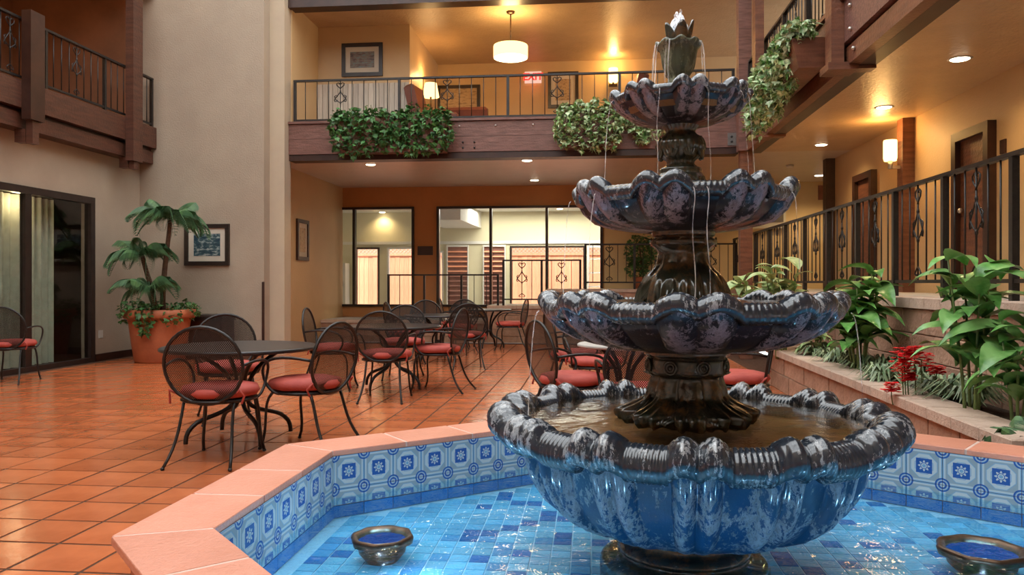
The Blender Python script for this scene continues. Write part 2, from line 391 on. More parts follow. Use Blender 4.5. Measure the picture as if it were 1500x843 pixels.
# left wall with glazed door opening (x = XL)
dy0, dy1, dzt = 7.0, onX(137, XL)[1], 2.5
m = MB().box(XL - .2, XL, -5, dy0, 0, ZF2).box(XL - .2, XL, dy1, YF + .3, 0, ZF2).box(XL - .2, XL, dy0, dy1, dzt, ZF2)
struct('wall_left', m, M['cream'])
struct('baseboard_left', MB().box(XL, XL + .03, dy1 + .02, YF, 0, .11), M['darkwood'])
# facing cream wall
m = MB().box(XL - 2.2, XC, YF, YF + .35, 0, 8.5)
struct('wall_facing', m, M['cream'])
struct('baseboard_facing', MB().box(XL, XC, YF - .03, YF, 0, .11), M['darkwood'])
struct('wall_pier', MB().box(XC + .001, -5.12, YF + .22, YF + .5, 0, 8.5), mat('pier_tan', (.50, .40, .28), (.46, .36, .26), .75, 2))
struct('trim_1', MB().box(XC - .03, XC + .006, YF - .02, YF + .01, .1, 1.22), M['darkwood'])
# left gallery (upper)
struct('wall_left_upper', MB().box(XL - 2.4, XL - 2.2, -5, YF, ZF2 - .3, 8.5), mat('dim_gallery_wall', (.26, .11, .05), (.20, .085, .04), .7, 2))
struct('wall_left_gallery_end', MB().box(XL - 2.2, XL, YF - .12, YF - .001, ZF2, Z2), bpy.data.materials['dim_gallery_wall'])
M['lwood'] = mat('darker_balcony_wood', (.11, .04, .022), (.06, .022, .013), .45, 3, .3, 30, sc3=(1, 1, 8))  # darker copy of the beam wood for the left balcony
struct('floor_left_gallery', MB().box(XL - 2.2, -7.27, -5, YF, ZF2 - .12, ZF2), M['wood'])
struct('ceiling_left_gallery', MB().box(XL - 2.2, -7.27, -5, YF, Z2, Z2 + .3), M['ceil'])
struct('wall_left_top', MB().box(XL - .3, -7.25, -5, YF, Z2 + .3, 8.5), M['cream'])
# behind camera
struct('wall_behind', MB().box(-10, 4.5, -5.2, -5, 0, 8.5), M['cream'])
# back building: left return wall, window wall
struct('wall_hall_left', MB().box(-5.75, -5.5, YF + .5, YW, 0, Z1), M['tanwall'])
def xw(px): return onY(px, YW)[1]
wz0, wz1 = .68, 2.88
w1a, w1b, w2a, w2b = xw(487), xw(607), xw(640), xw(883)
m = MB().box(-5.75, 6.2, YW, YW + .15, wz1, Z1).box(-5.75, w2b, YW, YW + .15, 0, wz0).box(-5.75, w1a, YW, YW + .15, wz0, wz1)
m.box(w1b, w2a, YW, YW + .15, wz0, wz1).box(w2b, 6.2, YW, YW + .15, 0, wz1)
struct('wall_back', m, M['orangewall'])
struct('wall_back_right', MB().box(w2b + .03, 6.4, YW - .06, YW, 0, Z1), mat('yellow_tan_wall', (.70, .53, .29), (.64, .48, .26), .6, 1.5))
struct('ceiling_ground_back', MB().box(-5.75, 6.2, YB + .1, YW + .1, Z1, Z1 + .12), M['ceilw'])
struct('ceiling_ground_right', MB().box(XR + .08, 4.6, -5, YB + .1, Z1, Z1 + .12), M['ceil'])
struct('wall_right', MB().box(XWR, XWR + .2, -5, 14.2, 0, Z1), M['tanwall'])
struct('wall_right_far', MB().box(6.2, 6.4, 13, YW, 0, Z1), M['palewall'])
struct('wall_corridor_end', MB().box(4.1, 6.3, 14.1, 14.2, 0, Z1), M['tanwall'])
m, nt, out = new('frosted_skylight_glass'); tb = N(nt, 'ShaderNodeBsdfTranslucent'); tb.inputs[0].default_value = (.86, .88, .9, 1); nt.links.new(tb.outputs[0], out.inputs[0]); M['frost'] = m
sk = sgroup('ceiling_skylight', (-2.5, 4, 8.5))  # unseen roof, put in to diffuse the sun; bars added for highlights
for i in range(6):
    for j in range(6):
        x0 = -9.75 + i * 2.36; y0 = -5.2 + j * 3.1
        mk('skylight_pane', MB().add([(x0 + .06, y0 + .06, 8.52), (x0 + 2.3, y0 + .06, 8.52), (x0 + 2.3, y0 + 3.04, 8.52), (x0 + .06, y0 + 3.04, 8.52)], [(0, 1, 2, 3)]), M['frost'], sk)
for i in range(7): mk('skylight_bar', MB().box(-9.75 + i * 2.36 - .06, -9.75 + i * 2.36 + .06, -5.2, 13.4, 8.44, 8.6), M['darkwood'], sk)
for j in range(7): mk('skylight_bar', MB().box(-9.8, 4.5, -5.2 + j * 3.1 - .06, -5.2 + j * 3.1 + .06, 8.45, 8.61), M['darkwood'], sk)
# windows
def window(name, xa, xb, muls, y):
    r = sgroup(name, ((xa + xb) / 2, y, wz0))
    t = .028
    m = MB().box(xa, xb, y - .05, y + .08, wz0, wz0 + .05).box(xa, xb, y - .05, y + .08, wz1 - .05, wz1)
    for q in [xa + t, xb - t] + muls: m.box(q - t, q + t, y - .05, y + .08, wz0 + .05, wz1 - .05)
    mk('window_frame', m, M['frame'], r)
    e = [xa + 2 * t] + [q for q in muls] + [xb - 2 * t]
    for a, b in zip(e[:-1], e[1:]): mk('pane', MB().box(a + t, b - t, y + .01, y + .018, wz0 + .05, wz1 - .05), M['glasswin'], r)
window('window_1', w1a, w1b, [xw(519)], YW)
window('window_2', w2a, w2b, [xw(719), xw(801)], YW)
# room beyond the windows
YO = 21.5
def xo(px): return onY(px, YO)[1]
struct('floor_sunroom', MB().box(-8, 5.5, YW + .15, 26, -.15, 0), M['concrete'])
struct('ceiling_sunroom', MB().box(-8, 5.5, YW + .15, YO + .2, 3.17, 3.35), M['white'])
ops = [(505 + 15, 556, 2.2), (567, 612, 2.2), (642, 650, 2.1), (747, 857, 2.22), (860, 884, 2.22)]
m = MB(); x = -8
for a, b, zt in ops:
    m.box(x, xo(a), YO, YO + .15, 0, 2.25); x = xo(b)
    m.box(xo(a), xo(b), YO, YO + .15, zt, 2.25)
m.box(x, 5.5, YO, YO + .15, 0, 2.25).box(-8, 5.5, YO, YO + .15, 2.25, 3.2)
struct('wall_sunroom', m, M['palewall'])
struct('trim_2', MB().box(-8, 5.5, YO - .05, YO, 2.28, 2.36), M['white'])
struct('wall_sunroom_left', MB().box(-8.1, -8, YW, YO, 0, 3.2), M['palewall'])
struct('wall_sunroom_right', MB().box(5.5, 5.6, YW, YO, 0, 3.2), M['palewall'])
struct('trim_3', MB().prism([(xo(650), YO), (xo(655) , 18.6), (xo(700), 18.6), (xo(705), YO)], 2.72, 3.17), M['white'])
for n_, (a, b, zt) in enumerate(ops):
    r = sgroup('door_%d' % (n_ + 1), (xo(a), YO, 0)); t = .05
    fm = M['darkwood'] if n_ in (0,) else M['frame'] if n_ == 3 else M['white']
    mm = MB().box(xo(a), xo(a) + t, YO - .03, YO + .1, 0, zt).box(xo(b) - t, xo(b), YO - .03, YO + .1, 0, zt).box(xo(a) + t, xo(b) - t, YO - .03, YO + .1, zt - t, zt)
    if n_ == 3: q = xo(802); mm.box(q - .03, q + .03, YO - .02, YO + .09, 0, zt - t)
    if n_ == 4:
        for py in (380, 400, 420): z = Zat(py, 21.6); mm.box(xo(a) + t, xo(b) - t, YO, YO + .04, z - .02, z + .02)
    mk('door_frame', mm, fm, r)
# cedar fence outside: each plank a part
fe = thing('fence', (0, 24, 0), 'orange cedar plank fence with lattice top outside the far windows', 'fence')
x = -7.5; k = 0
pm = [MB().box(0, .135, -.012, .012, 0, 2.06).mesh('plank')]
pm[0].materials.append(M['fence'])
while x < 4.6:
    inst('plank', pm[0], fe, (x, U(-.008, .008), U(-.01, .01))); x += .142; k += 1
mk('rail', MB().box(-7.5, 4.6, 24.02, 24.07, 1.1, 1.2).box(-7.5, 4.6, 23.94, 23.99, 2.05, 2.12).box(-7.5, 4.6, 23.94, 23.99, 2.5, 2.56), M['fence'], fe)
m = MB(); x = -7.6
while x < 4.6:
    for s in (1, -1):
        m.tube([(x + (0 if s > 0 else .4), 23.96 + s * .008, 2.11), (x + (.4 if s > 0 else 0), 23.96 + s * .008, 2.51)], .012, 4, caps=False)
    x += .12
mk('lattice', m, M['fence'], fe)
struct('wall_outdoor', MB().box(-9, 7, 26, 26.2, 0, 3.2), M['cream'])
# louvred shutters beyond the glass
for a, b, lab in ((655, 687, 'red-brown slatted shutter left of the wide mullion in the sunroom'), (708, 741, 'red-brown slatted shutter crossed by the window mullion in the sunroom')):
    xa, xb = xo(a), xo(b); s = thing('louvered_shutter', ((xa + xb) / 2, YO - .06, .6), lab, 'shutter', 'slatted shutters on the sunroom wall')
    mk('shutter_frame', MB().box(xa, xa + .03, YO - .1, YO - .03, .5, 2.25).box(xb - .03, xb, YO - .1, YO - .03, .5, 2.25).box(xa + .03, xb - .03, YO - .1, YO - .03, 2.2, 2.25).box(xa + .03, xb - .03, YO - .1, YO - .03, .5, .55), M['white'], s)
    mk('backing', MB().box(xa + .03, xb - .03, YO - .045, YO - .03, .55, 2.2), M['slat'], s)
    z = .58
    while z < 2.15:
        q = MB().box(-(xb - xa) / 2 + .03, (xb - xa) / 2 - .03, -.03, .03, -.006, .006); o = mk('slat', q, M['slat'] if z < 1.4 else M['fence'], s, world=False); o.location = (0, -.01, z - .6); o.rotation_euler = (rad(38), 0, 0); z += .135
ac = thing('wall_cabinet', (xo(500), YO - .3, 0), 'pale grey cabinet unit at the left end of the sunroom', 'cabinet')
xa, xb = xo(489), xo(513)
mk('body', MB().box(xa, xb, YO - .45, YO - .05, 0, 1.75), M['plastic'], ac)
mk('vent', MB().box(xa + .06, xb - .06, YO - .47, YO - .45, 1.1, 1.25), M['metal'], ac)
mk('handle', MB().box(xa + .1, xb - .1, YO - .48, YO - .45, .3, .38), M['metal'], ac)

# ------------------------------------------------------------------ raised walkways
def xr(px): return onY(px, YR)[1]
xs1, xs2 = xr(713), xr(800)
struct('floor_walkway_low', MB().box(-5.5, xs1, YR + .2, YW, 0, .45), M['concrete'])
struct('floor_walkway_mid', MB().box(xs1, xs2, YR + .2, YW, 0, .75), M['concrete'])
struct('floor_walkway_back', MB().box(xs2, 6.2, YR + .2, YW, 0, 1.08), M['concrete'])
struct('floor_walkway_right', MB().box(XRR + .15, XWR, -5, YR + .2, .2, 1.08), M['concrete'])
struct('floor_walkway_corner', MB().box(XWR, 6.2, 14.2, YR + .2, .2, 1.08), M['concrete'])
# ------------------------------------------------------------------ block walls, brick by brick
BR = {}
def bmesh_box(lx, ly, lz, m):
    k = (round(lx, 3), round(ly, 3), round(lz, 3), m)
    if k not in BR:
        me = MB().cbox(-lx / 2, lx / 2, -ly / 2, ly / 2, -lz / 2, lz / 2, .008).mesh('brick'); me.materials.append(M[m]); BR[k] = me
    return BR[k]
def blockwall(root, p0, p1, th, z0, z1, L_, h, gp=.01, mt='brick', capm='cap', caph=.07, capw=None, capL=None, name='brick', face=1):
    p0 = Vector(p0); p1 = Vector(p1); dr = (p1 - p0); ln = dr.length; dr.normalize(); nn = Vector((-dr.y, dr.x)); ang = atan2(dr.y, dr.x)
    off = root.location
    # mortar core
    c = MB().box(0, ln, -th / 2 + .02, th / 2 - .02, 0, z1 - z0 - .005); c.xf(Matrix.Translation((p0.x, p0.y, z0)) @ Matrix.Rotation(ang, 4, 'Z')); mk('mortar', c, M['mortar'], root)
    rows = max(1, round((z1 - z0 - caph) / h)); hh = (z1 - z0 - caph) / rows
    for r_ in range(rows):
        s = -L_ / 2 if r_ % 2 else 0
        while s < ln - .02:
            a = max(s, 0) + gp / 2; b = min(s + L_, ln) - gp / 2; s += L_
            if b - a < .04: continue
            c_ = p0 + dr * (a + b) / 2
            o = inst(name, bmesh_box(b - a, th, hh - gp, mt), root, (c_.x - off.x + nn.x * U(-.004, .004), c_.y - off.y + nn.y * U(-.004, .004), z0 + (r_ + .5) * hh - off.z), (0, 0, ang))
    cl = capL or L_; k = max(1, round(ln / cl)); cl = ln / k; cw = capw or th + .05
    for i in range(k):
        c_ = p0 + dr * (i + .5) * cl
        inst('cap_brick', bmesh_box(cl - gp * .6, cw, caph, capm), root, (c_.x - off.x, c_.y - off.y, z1 - caph / 2 - off.z), (0, 0, ang))
rw = sgroup('wall_retaining_right', (XRR, 8, 0))
blockwall(rw, (XRR, 3.4), (XRR, YR + .05), .22, .35, 1.08, .42, .2, capL=.3, caph=.09, capw=.27)
rb = sgroup('wall_retaining_back', (0, YR + .1, 0))
blockwall(rb, (-5.5, YR + .12), (xs1, YR + .12), .2, 0, .45, .6, .15, caph=.06)
blockwall(rb, (xs1, YR + .12), (xs2, YR + .12), .2, 0, .75, .6, .15, caph=.06)
blockwall(rb, (xs2, YR + .12), (XRR, YR + .12), .2, 0, 1.08, .6, .17, caph=.06)
# planter curb
pc = sgroup('wall_planter_curb', (2.1, 7, 0))
blockwall(pc, (2.14, 3.98), (2.2, 9.6), .2, 0, .45, .42, .19, capL=.33, caph=.07, capw=.27)
blockwall(pc, (2.2, 9.6), (XRR - .1, 9.6), .2, 0, .45, .42, .19, capL=.33, caph=.07, capw=.27)
struct('floor_planter_bed', MB().box(2.2, XRR - .1, 3.9, 9.55, .1, .37), M['soil'])

# ------------------------------------------------------------------ beams and galleries
# back beam: boards stacked, individually
bb = sgroup('trim_back_beam', (0, YB, ZB0))
xa, xb = -5.12, XR - .05
hz = [ZB0, ZB0 + .10, ZB0 + .42, ZB1 - .07, ZB1]
for k, (a, b, o_, mm) in enumerate(((ZB0, ZB0 + .10, .02, 'darkwood'), (ZB0 + .105, ZB0 + .36, 0, 'woody'), (ZB0 + .365, ZB1 - .045, .006, 'woody'), (ZB1 - .04, ZB1, -.03, 'woody'))):
    mk('beam_board', MB().box(xa, xb, YB + o_, YB + .14, a, b), M[mm], bb)
mk('beam_core', MB().box(xa, xb, YB + .142, YB + .3, ZB0, ZB1), M['darkwood'], bb)
for px in (683, 700):
    for zz in (ZB0 + .17, ZB0 + .26): X = onY(px - 5, YB)[1]; mk('bolt', MB().ball((X, YB - .005, zz), .018, 8, 4), M['iron'], bb)
for px in (673, 726, 781): X = onY(px, YB)[1]; mk('bolt', MB().ball((X, YB - .005, ZB1 - .13), .018, 8, 4), M['bolt'], bb)
X = onY(1078, YB)[1]
pl_ = mk('bracket_plate', MB().box(X - .13, X + .12, YB - .02, YB - .001, ZB0 + .13, ZB0 + .33), M['metal'], bb)
for dz in (.19, .27): mk('bolt', MB().ball((X - .07, YB - .025, ZB0 + dz), .02, 8, 4), M['iron'], bb)
struct('floor_gallery_back', MB().box(-5.3, 4.5, YB + .3, YW, Z1 + .12, ZF2), M['wood'])
struct('wall_gallery_back', MB().box(-5.3, 6.2, YW, YW + .15, ZF2, Z2), M['tanwall'])
struct('ceiling_gallery_back', MB().box(-5.3, 6.2, YB + .1, YW + .1, Z2, Z2 + .2), M['ceil'])
struct('trim_upper_beam', MB().box(-5.12, XR, YB - .02, YB + .25, Z2 - .12, Z2 + .5), M['darkwood'])
struct('wall_above_beam', MB().box(-5.12, XR, YB + .02, YB + .2, Z2 + .5, 8.5), M['cream'])
struct('wall_gallery_left', MB().box(-5.3, -5.1, YF + .5, YW, ZF2, Z2), M['tanwall'])
XJ = -3.35
struct('wall_gallery_jut', MB().box(-5.1, XJ, 14.3, YW, ZF2, Z2), M['tanwall'])
# white board wainscot on the jut wall
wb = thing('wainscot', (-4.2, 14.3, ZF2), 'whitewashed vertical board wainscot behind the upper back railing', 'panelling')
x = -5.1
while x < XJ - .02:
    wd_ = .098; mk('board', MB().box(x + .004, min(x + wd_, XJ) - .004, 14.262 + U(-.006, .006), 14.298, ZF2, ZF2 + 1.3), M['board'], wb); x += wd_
# main left post of the opening
pxm = onY(416.5, YB)[1]
struct('trim_corner_post', MB().box(pxm - .045, pxm + .045, YB - .06, YB + .05, 0, 8.5), M['darkwood'])

# right balcony
rbm = sgroup('trim_right_beam', (XR, 8, ZB0))
for a, b, o_, mm in ((ZB0, ZB0 + .17, .03, 'wood'), (ZB0 + .175, ZB0 + .205, .06, 'darkwood'), (ZB0 + .21, ZB1 - .05, 0, 'woody'), (ZB1 - .045, ZB1, -.04, 'wood')):
    mk('beam_board', MB().box(XR - .0 + o_, XR + .14, 1.5, YB, a, b), M[mm], rbm)
mk('beam_core', MB().box(XR + .142, XR + .3, 1.5, YB, ZB0, ZB1), M['darkwood'], rbm)
struct('floor_gallery_right', MB().box(XR + .3, 4.4, -5, YB + .3, Z1 + .12, ZF2), M['wood'])
struct('wall_gallery_right', MB().box(4.2, 4.4, -5, YB + .3, ZF2, Z2), M['tanwall'])
struct('ceiling_gallery_right', MB().box(XR, 4.4, -5, YB, Z2, Z2 + .2), M['ceil'])
struct('wall_right_top', MB().box(XR, XR + .3, -5, YB, Z2 + .2, 8.5), M['cream'])
for n_, py_ in enumerate((onX(1232, XR)[1], onX(1117, XR)[1] , 3.6)):
    p = thing('balcony_post', (XR, py_, ZB0), ['dark wooden post of right balcony beside the planter box', 'wooden post at far end of right balcony above the ivy', 'nearest wooden post of the right balcony'][n_], 'post', 'posts of the right balcony')
    mk('shaft', MB().box(XR - .12, XR - .001, py_ - .1, py_ + .1, ZB0 + .02, Z2), M['wood'], p)
    mk('foot', MB().prism([(XR - .16, py_ - .14), (XR + .12, py_ - .14), (XR + .12, py_ + .14), (XR - .16, py_ + .14)], ZB0 - .05, ZB0 + .019), M['wood'], p)
    mk('corbel', MB().box(XR - .001, XR + .3, py_ - .08, py_ + .08, ZB0 - .03, ZB0 - .001), M['wood'], p)
    for dz in (.12, .30, .52):
        for dy in (-.3, .3): mk('bolt', MB().ball((XR - .01 if dz > .2 else XR + .02, py_ + dy, ZB0 + dz - .02), .022, 8, 4), M['bolt'], p)
# corner posts at the far right
yp = onX(1098, XR)[1]
struct('trim_right_post', MB().box(XR - .06, XR + .13, YB - .22, YB - .05, .0, ZB0), M['wood'])
struct('trim_right_upper_post', MB().box(XR - .1, XR + .1, YB - .3, YB - .1, ZB0, Z2), M['woody'])

# left balcony
XB = -7.25
lb = sgroup('trim_left_beam', (XB, 8, 3.2))
mk('beam_board', MB().box(XL, XB, 4, YF - .001, 3.45, 3.80), M['lwood'], lb)
mk('beam_board', MB().box(XL, XB - .06, 4, YF - .001, 3.20, 3.40), M['lwood'], lb)
mk('beam_core', MB().box(XL, XB - .1, 4, YF - .001, 3.401, 3.449), M['darkwood'], lb)
for px, lab in ((191, 'dark wooden post of left balcony near the cream corner'), (42, 'dark wooden post of left balcony at the left picture edge')):
    yy = onX(px, XB)[1]
    p = thing('balcony_post', (XB, yy, 3.1), lab, 'post', 'posts of the left balcony')
    mk('shaft', MB().box(XB + .001, XB + .13, yy - .13, yy + .13, 3.12 if px > 100 else 3.3, Z2 if px > 100 else 4.7), M['lwood'] if px > 100 else M['darkwood'], p)
    mk('corbel', MB().box(XB - .15, XB - .001, yy - .06, yy + .06, 3.02, 3.19), M['lwood'], p)
    mk('drop', MB().prism([(XB + .01, yy - .06), (XB + .10, yy - .06), (XB + .10, yy + .06), (XB + .01, yy + .06)], 3.0, 3.119 if px > 100 else 3.299), M['lwood'], p)

# ------------------------------------------------------------------ railings
def cscroll(c, r, t0, t1, turns=1, n=10, grow=.55):
    pts = []
    for i in range(n + 1):
        u = i / n; th = t0 + (t1 - t0) * u; rr = r * (1 - grow * u); pts.append((c[0] + rr * cos(th), c[1] + rr * sin(th)))
    return pts
def orn_mb(h):
    """ornamental baluster in local XZ plane, height h"""
    m = MB(); m.tube([(0, 0, 0), (0, 0, h)], .008, 5)
    r = .0075
    for s in (1, -1):
        # heart scrolls at top
        p = [(0, h * .80), (s * .02, h * .84), (s * .045, h * .88), (s * .05, h * .93), (s * .03, h * .955), (s * .012, h * .935), (s * .018, h * .915)]
        m.tube([(x, -.004 * s, z) for x, z in p], r, 4)
        # big side branch curls
        p = [(0, h * .42), (s * .03, h * .46), (s * .065, h * .52), (s * .075, h * .60), (s * .05, h * .63), (s * .04, h * .595), (s * .055, h * .58)]
        m.tube([(x, 0, z) for x, z in p], r, 4)
        p = [(0, h * .72), (s * .02, h * .66), (s * .055, h * .57), (s * .078, h * .50), (s * .07, h * .455), (s * .045, h * .465), (s * .052, h * .49)]
        m.tube([(x, 0, z) for x, z in p], r, 4)
        p = [(0, h * .14), (s * .03, h * .10), (s * .045, h * .07), (s * .03, h * .045), (s * .015, h * .06)]
        m.tube([(x, 0, z) for x, z in p], r, 4)
    m.v = [(x * 1.35, y, z) if abs(x) > .012 else (x, y, z) for x, y, z in m.v]
    m.ball((0, 0, h * .72), .014, 6, 4, (1, 1, 2.2)); m.ball((0, 0, h * .42), .014, 6, 4, (1, 1, 2))
    return m
ORN = {}
def railing(label, p0, p1, zb, zt, posts, per=5, mt='iron', group=None, rt=.028, orn=True, name='railing', z0=None, pr=.022, br=.0075, fs=0):
    p0 = Vector(p0); p1 = Vector(p1); dr = p1 - p0; ln = dr.length; dr.normalize(); ang = atan2(dr.y, dr.x)
    c = (p0 + p1) / 2; z0 = zb if z0 is None else z0
    r = thing(name, (c.x, c.y, z0), label, 'railing', group, ang)
    h = ln / 2
    mk('top_rail', MB().box(-h, h, -rt, rt, zt - z0 - .03, zt - z0), M[mt], r, world=False)
    mk('bottom_rail', MB().box(-h, h, -.014, .014, zb - z0 + .0, zb - z0 + .028), M[mt], r, world=False)
    hh = zt - zb - .058
    key = (round(hh, 3), mt, br)
    if key not in ORN:
        a = MB().tube([(0, 0, 0), (0, 0, hh)], br, 5).mesh('baluster'); a.materials.append(M[mt])
        b = orn_mb(hh).mesh('scroll_baluster'); b.materials.append(M[mt]); ORN[key] = (a, b)
    a, b = ORN[key]; zl = zb - z0 + .028
    pp = MB().box(-pr, pr, -pr, pr, 0, zt - z0 - .031).mesh('post'); pp.materials.append(M[mt])
    for i in range(posts + 1):
        x = -h + ln * i / posts
        x = max(-h + pr, min(h - pr, x)); inst('post', pp, r, (x, 0, 0))
        if i < posts:
            st = ln / posts / (per + 1)
            for j in range(1, per + 1):
                o = orn and j == (per + 1) // 2 and (fs == 0 or i % 2 == 0)
                inst('scroll_baluster' if o else 'baluster', b if o else a, r, (-h + ln * i / posts + st * j, 0, zl))
    return r
# post phase: posts at px 1390,1316,1265...
y0r = onX(1390, XRR)[1]
n0 = 11
railing('black scrolled iron railing along the raised right walkway', (XRR, y0r - 2.0), (XRR, y0r - 2 + 11.4), 1.2, 2.08, 11, 5, 'iron', z0=1.08, pr=.024, rt=.026)
railing('black iron railing on the raised back walkway behind the fountain', (xr(856), YR + .1), (XRR, YR + .1), 1.2, 1.98, 3, 5, 'iron', z0=1.08)
railing('low black iron railing in front of the middle of the wide window', (xr(735), YR + .1), (xr(856) - .06, YR + .1), .86, 1.67, 2, 3, 'iron', z0=.75)
railing('lowest iron railing crossing the pier between the back windows', (xr(565), YR + .14), (xr(735) - .07, YR + .14), .5, 1.38, 3, 2, 'iron', z0=.45, orn=False)
railing('black iron railing along the upper back gallery', (-5.05, YB + .06), (XR - .1, YB + .06), ZB1 + .02, 4.66, 4, 8, 'iron', z0=ZB1, fs=0)
railing('dark iron railing of the upper left balcony', (XB - .05, 6.0), (XB - .05, YF - .05), 3.84, 4.62, 5, 7, 'iron', z0=3.80)
railing('dark iron railing of the upper right balcony', (XR + .06, 3.7), (XR + .06, YB - .35), ZB1 + .02, 4.66, 8, 7, 'iron', z0=ZB1, pr=.03)

# ------------------------------------------------------------------ corridor right: doors, pilasters, sconces
def cdoor(name, pa, pb, ztop):
    y1 = onX(pa, XWR)[1]; y0 = onX(pb, XWR)[1]
    r = sgroup(name, (XWR, (y0 + y1) / 2, 1.08))
    mk('door_leaf', MB().box(XWR - .03, XWR - .001, y0 + .1, y1 - .1, 1.08, ztop - .1), M['tanwall'] if False else M['wood'], r)
    m = MB().box(XWR - .09, XWR - .001, y0, y0 + .1, 1.08, ztop).box(XWR - .09, XWR - .001, y1 - .1, y1, 1.08, ztop).box(XWR - .09, XWR - .001, y0 + .1, y1 - .1, ztop - .1, ztop)
    mk('door_frame', m, M['darkwood'], r)
    mk('door_handle', MB().ball((XWR - .06, y1 - .16, 2.0), .03), M['bolt'], r)
cdoor('door_6', 1405, 1460, 2.87); cdoor('door_7', 1257, 1285, 2.85)
for px, lab in ((1336, 'dark brown pilaster with the glowing sconce on the right corridor'), (1221, 'dark brown pilaster at the far end of the right corridor')):
    yy = onX(px, XWR)[1]
    o = mk('pilaster', MB().box(XWR - .15, XWR - .001, yy - .09, yy + .09, 1.08, Z1 - .001), M['darkwood'] if px < 1300 else M['wood'])
    T(o, lab, 'pillar', 'pilasters of the right corridor')
yy = onX(1336, XWR)[1]
sc = thing('wall_sconce', (XWR - .15, yy - .02, 2.75), 'glowing amber wall sconce on the right corridor pilaster', 'wall lamp')
mk('shade', MB().lathe([(.075, 2.78), (.085, 2.82), (.085, 3.03), (.08, 3.05)], 12, (XWR - .27, yy)), M['sconce'], sc)
mk('bracket', MB().box(XWR - .28, XWR - .15, yy - .02, yy + .02, 2.68, 2.72).tube([(XWR - .27, yy, 2.68), (XWR - .27, yy, 2.78)], .03), M['bolt'], sc)
lamp('POINT', 'sconce_light', (XWR - .40, yy, 3.12), 14, (1, .55, .18), .08)
o = T(mk('smoke_alarm', MB().lathe([(.06, Z1 - .05), (.07, Z1 - .001)], 12, (onZ(1157, 242, Z1)[0], onZ(1157, 242, Z1)[1])), M['plastic']), 'small round smoke alarm on the corridor ceiling', 'smoke alarm')
for px, py, lab in ((1140, 322, 'pale wall heater unit with dark grille beside the right post'),):
    d, X = onY(px - 15, YW - .06); ah = thing('wall_heater', (X, YW - .1, 2.2), lab, 'heater')
    z0_, z1_ = Zat(335, d), Zat(298, d)
    mk('body', MB().box(X - .35, X + .33, YW - .2, YW - .061, z0_, z1_), M['plastic'], ah)
    mk('grille', MB().box(X - .3, X + .28, YW - .215, YW - .2, z0_ + .12, z0_ + .3), M['metal'], ah)
d, X = onY(1210, YW - .06)
T(mk('wall_vent', MB().box(X - .16, X + .1, YW - .09, YW - .061, Zat(293, d), Zat(272, d)), M['seatpink']), 'small brown vent panel high on the yellow end wall', 'vent')
T(mk('door_sign', MB().box(XWR - .02, XWR - .001, onX(1253, XWR)[1] - .04, onX(1253, XWR)[1] + .08, 2.12, 2.3), M['darkwood']), 'small dark room plaque beside the far corridor door', 'sign')
T(mk('room_plaque', MB().box(XWR - .02, XWR - .001, onX(1471, XWR)[1] - .05, onX(1471, XWR)[1] + .05, 2.5, 2.64), M['darkwood']), 'small dark room plaque right of the near corridor door', 'sign')

# recessed ceiling lights
def downlight(px, py, z, lab, grp, power=22, col=(1, .70, .36)):
    x, y = onZ(px, py, z)
    r = thing('recessed_light', (x, y, z), lab, 'ceiling light', grp)
    mk('trim_ring', MB().lathe([(.105, z - .006), (.11, z - .001)], 20, (x, y)), M['plastic'], r)
    mk('lens', MB().lathe([(.075, z - .012), (.085, z - .0065)], 20, (x, y)), M['lamp'], r)
    lamp('SPOT', 'downlight_beam', (x, y, z - .03), power * 2.2, col, .07, (0, 0, 0), rad(140))
for px, py, lab in ((1406, 86, 'nearest round recessed light over the right corridor'), (1295, 157, 'second round recessed light over the right corridor'), (1203, 212, 'third round recessed light over the right corridor'), (1200, 257, 'farthest small recessed light at the corridor end')):
    downlight(px, py, Z1, lab, 'recessed lights of the right corridor', 24 if py < 250 else 42)
for px, py, lab in ((543, 241, 'recessed light under the back gallery at the left'), (772, 235, 'recessed light under the back gallery nearest the beam'), (783, 264, 'recessed light close to the orange window wall')):
    downlight(px, py, Z1, lab, 'recessed lights under the back gallery', 20)
for px, py, lab in ((560, 311, 'recessed light glowing in the sunroom at the left'), (820, 306, 'recessed light glowing in the sunroom at the right')):
    downlight(px, py, 3.17, lab, 'recessed lights in the sunroom', 20)
lamp('AREA', 'sunroom_fill', (-1.5, 20.3, 3.1), 170, (1, .95, .85), 5, None, None, 1.2)  # area fill under the ceiling, added to brighten the sunroom

# pendant lamp upstairs
dP = 4.8 * F / 398; xP, yP = W(748, dP)
pn = thing('pendant_lamp', (xP, yP, Z2), 'glowing drum pendant lamp hanging in the upper back gallery', 'pendant lamp')
mk('canopy', MB().lathe([(.03, Z2 - .05), (.07, Z2 - .03), (.08, Z2 - .001)], 14, (xP, yP)), M['bronze'], pn)
mk('rod', MB().tube([(xP, yP, Z2 - .05), (xP, yP, Zat(66, dP))], .012), M['bronze'], pn)
z1_, z0_ = Zat(67, dP), Zat(85, dP)
mk('shade', MB().lathe([(.30, z0_), (.305, z0_ + .02), (.305, z1_ - .02), (.30, z1_)], 28, (xP, yP), capb=False, capt=False), M['shade'], pn)
mk('diffuser', MB().lathe([(.12, z0_ - .035), (.25, z0_ - .015), (.298, z0_)], 24, (xP, yP)), emit('diffuser_glow', (1, .85, .5), 5), pn)
lamp('POINT', 'pendant_light', (xP, yP, z1_ + .25), 34, (1, .62, .24), .15)
lamp('POINT', 'pendant_light_down', (xP, yP, z0_ - .25), 14, (1, .62, .24), .15)
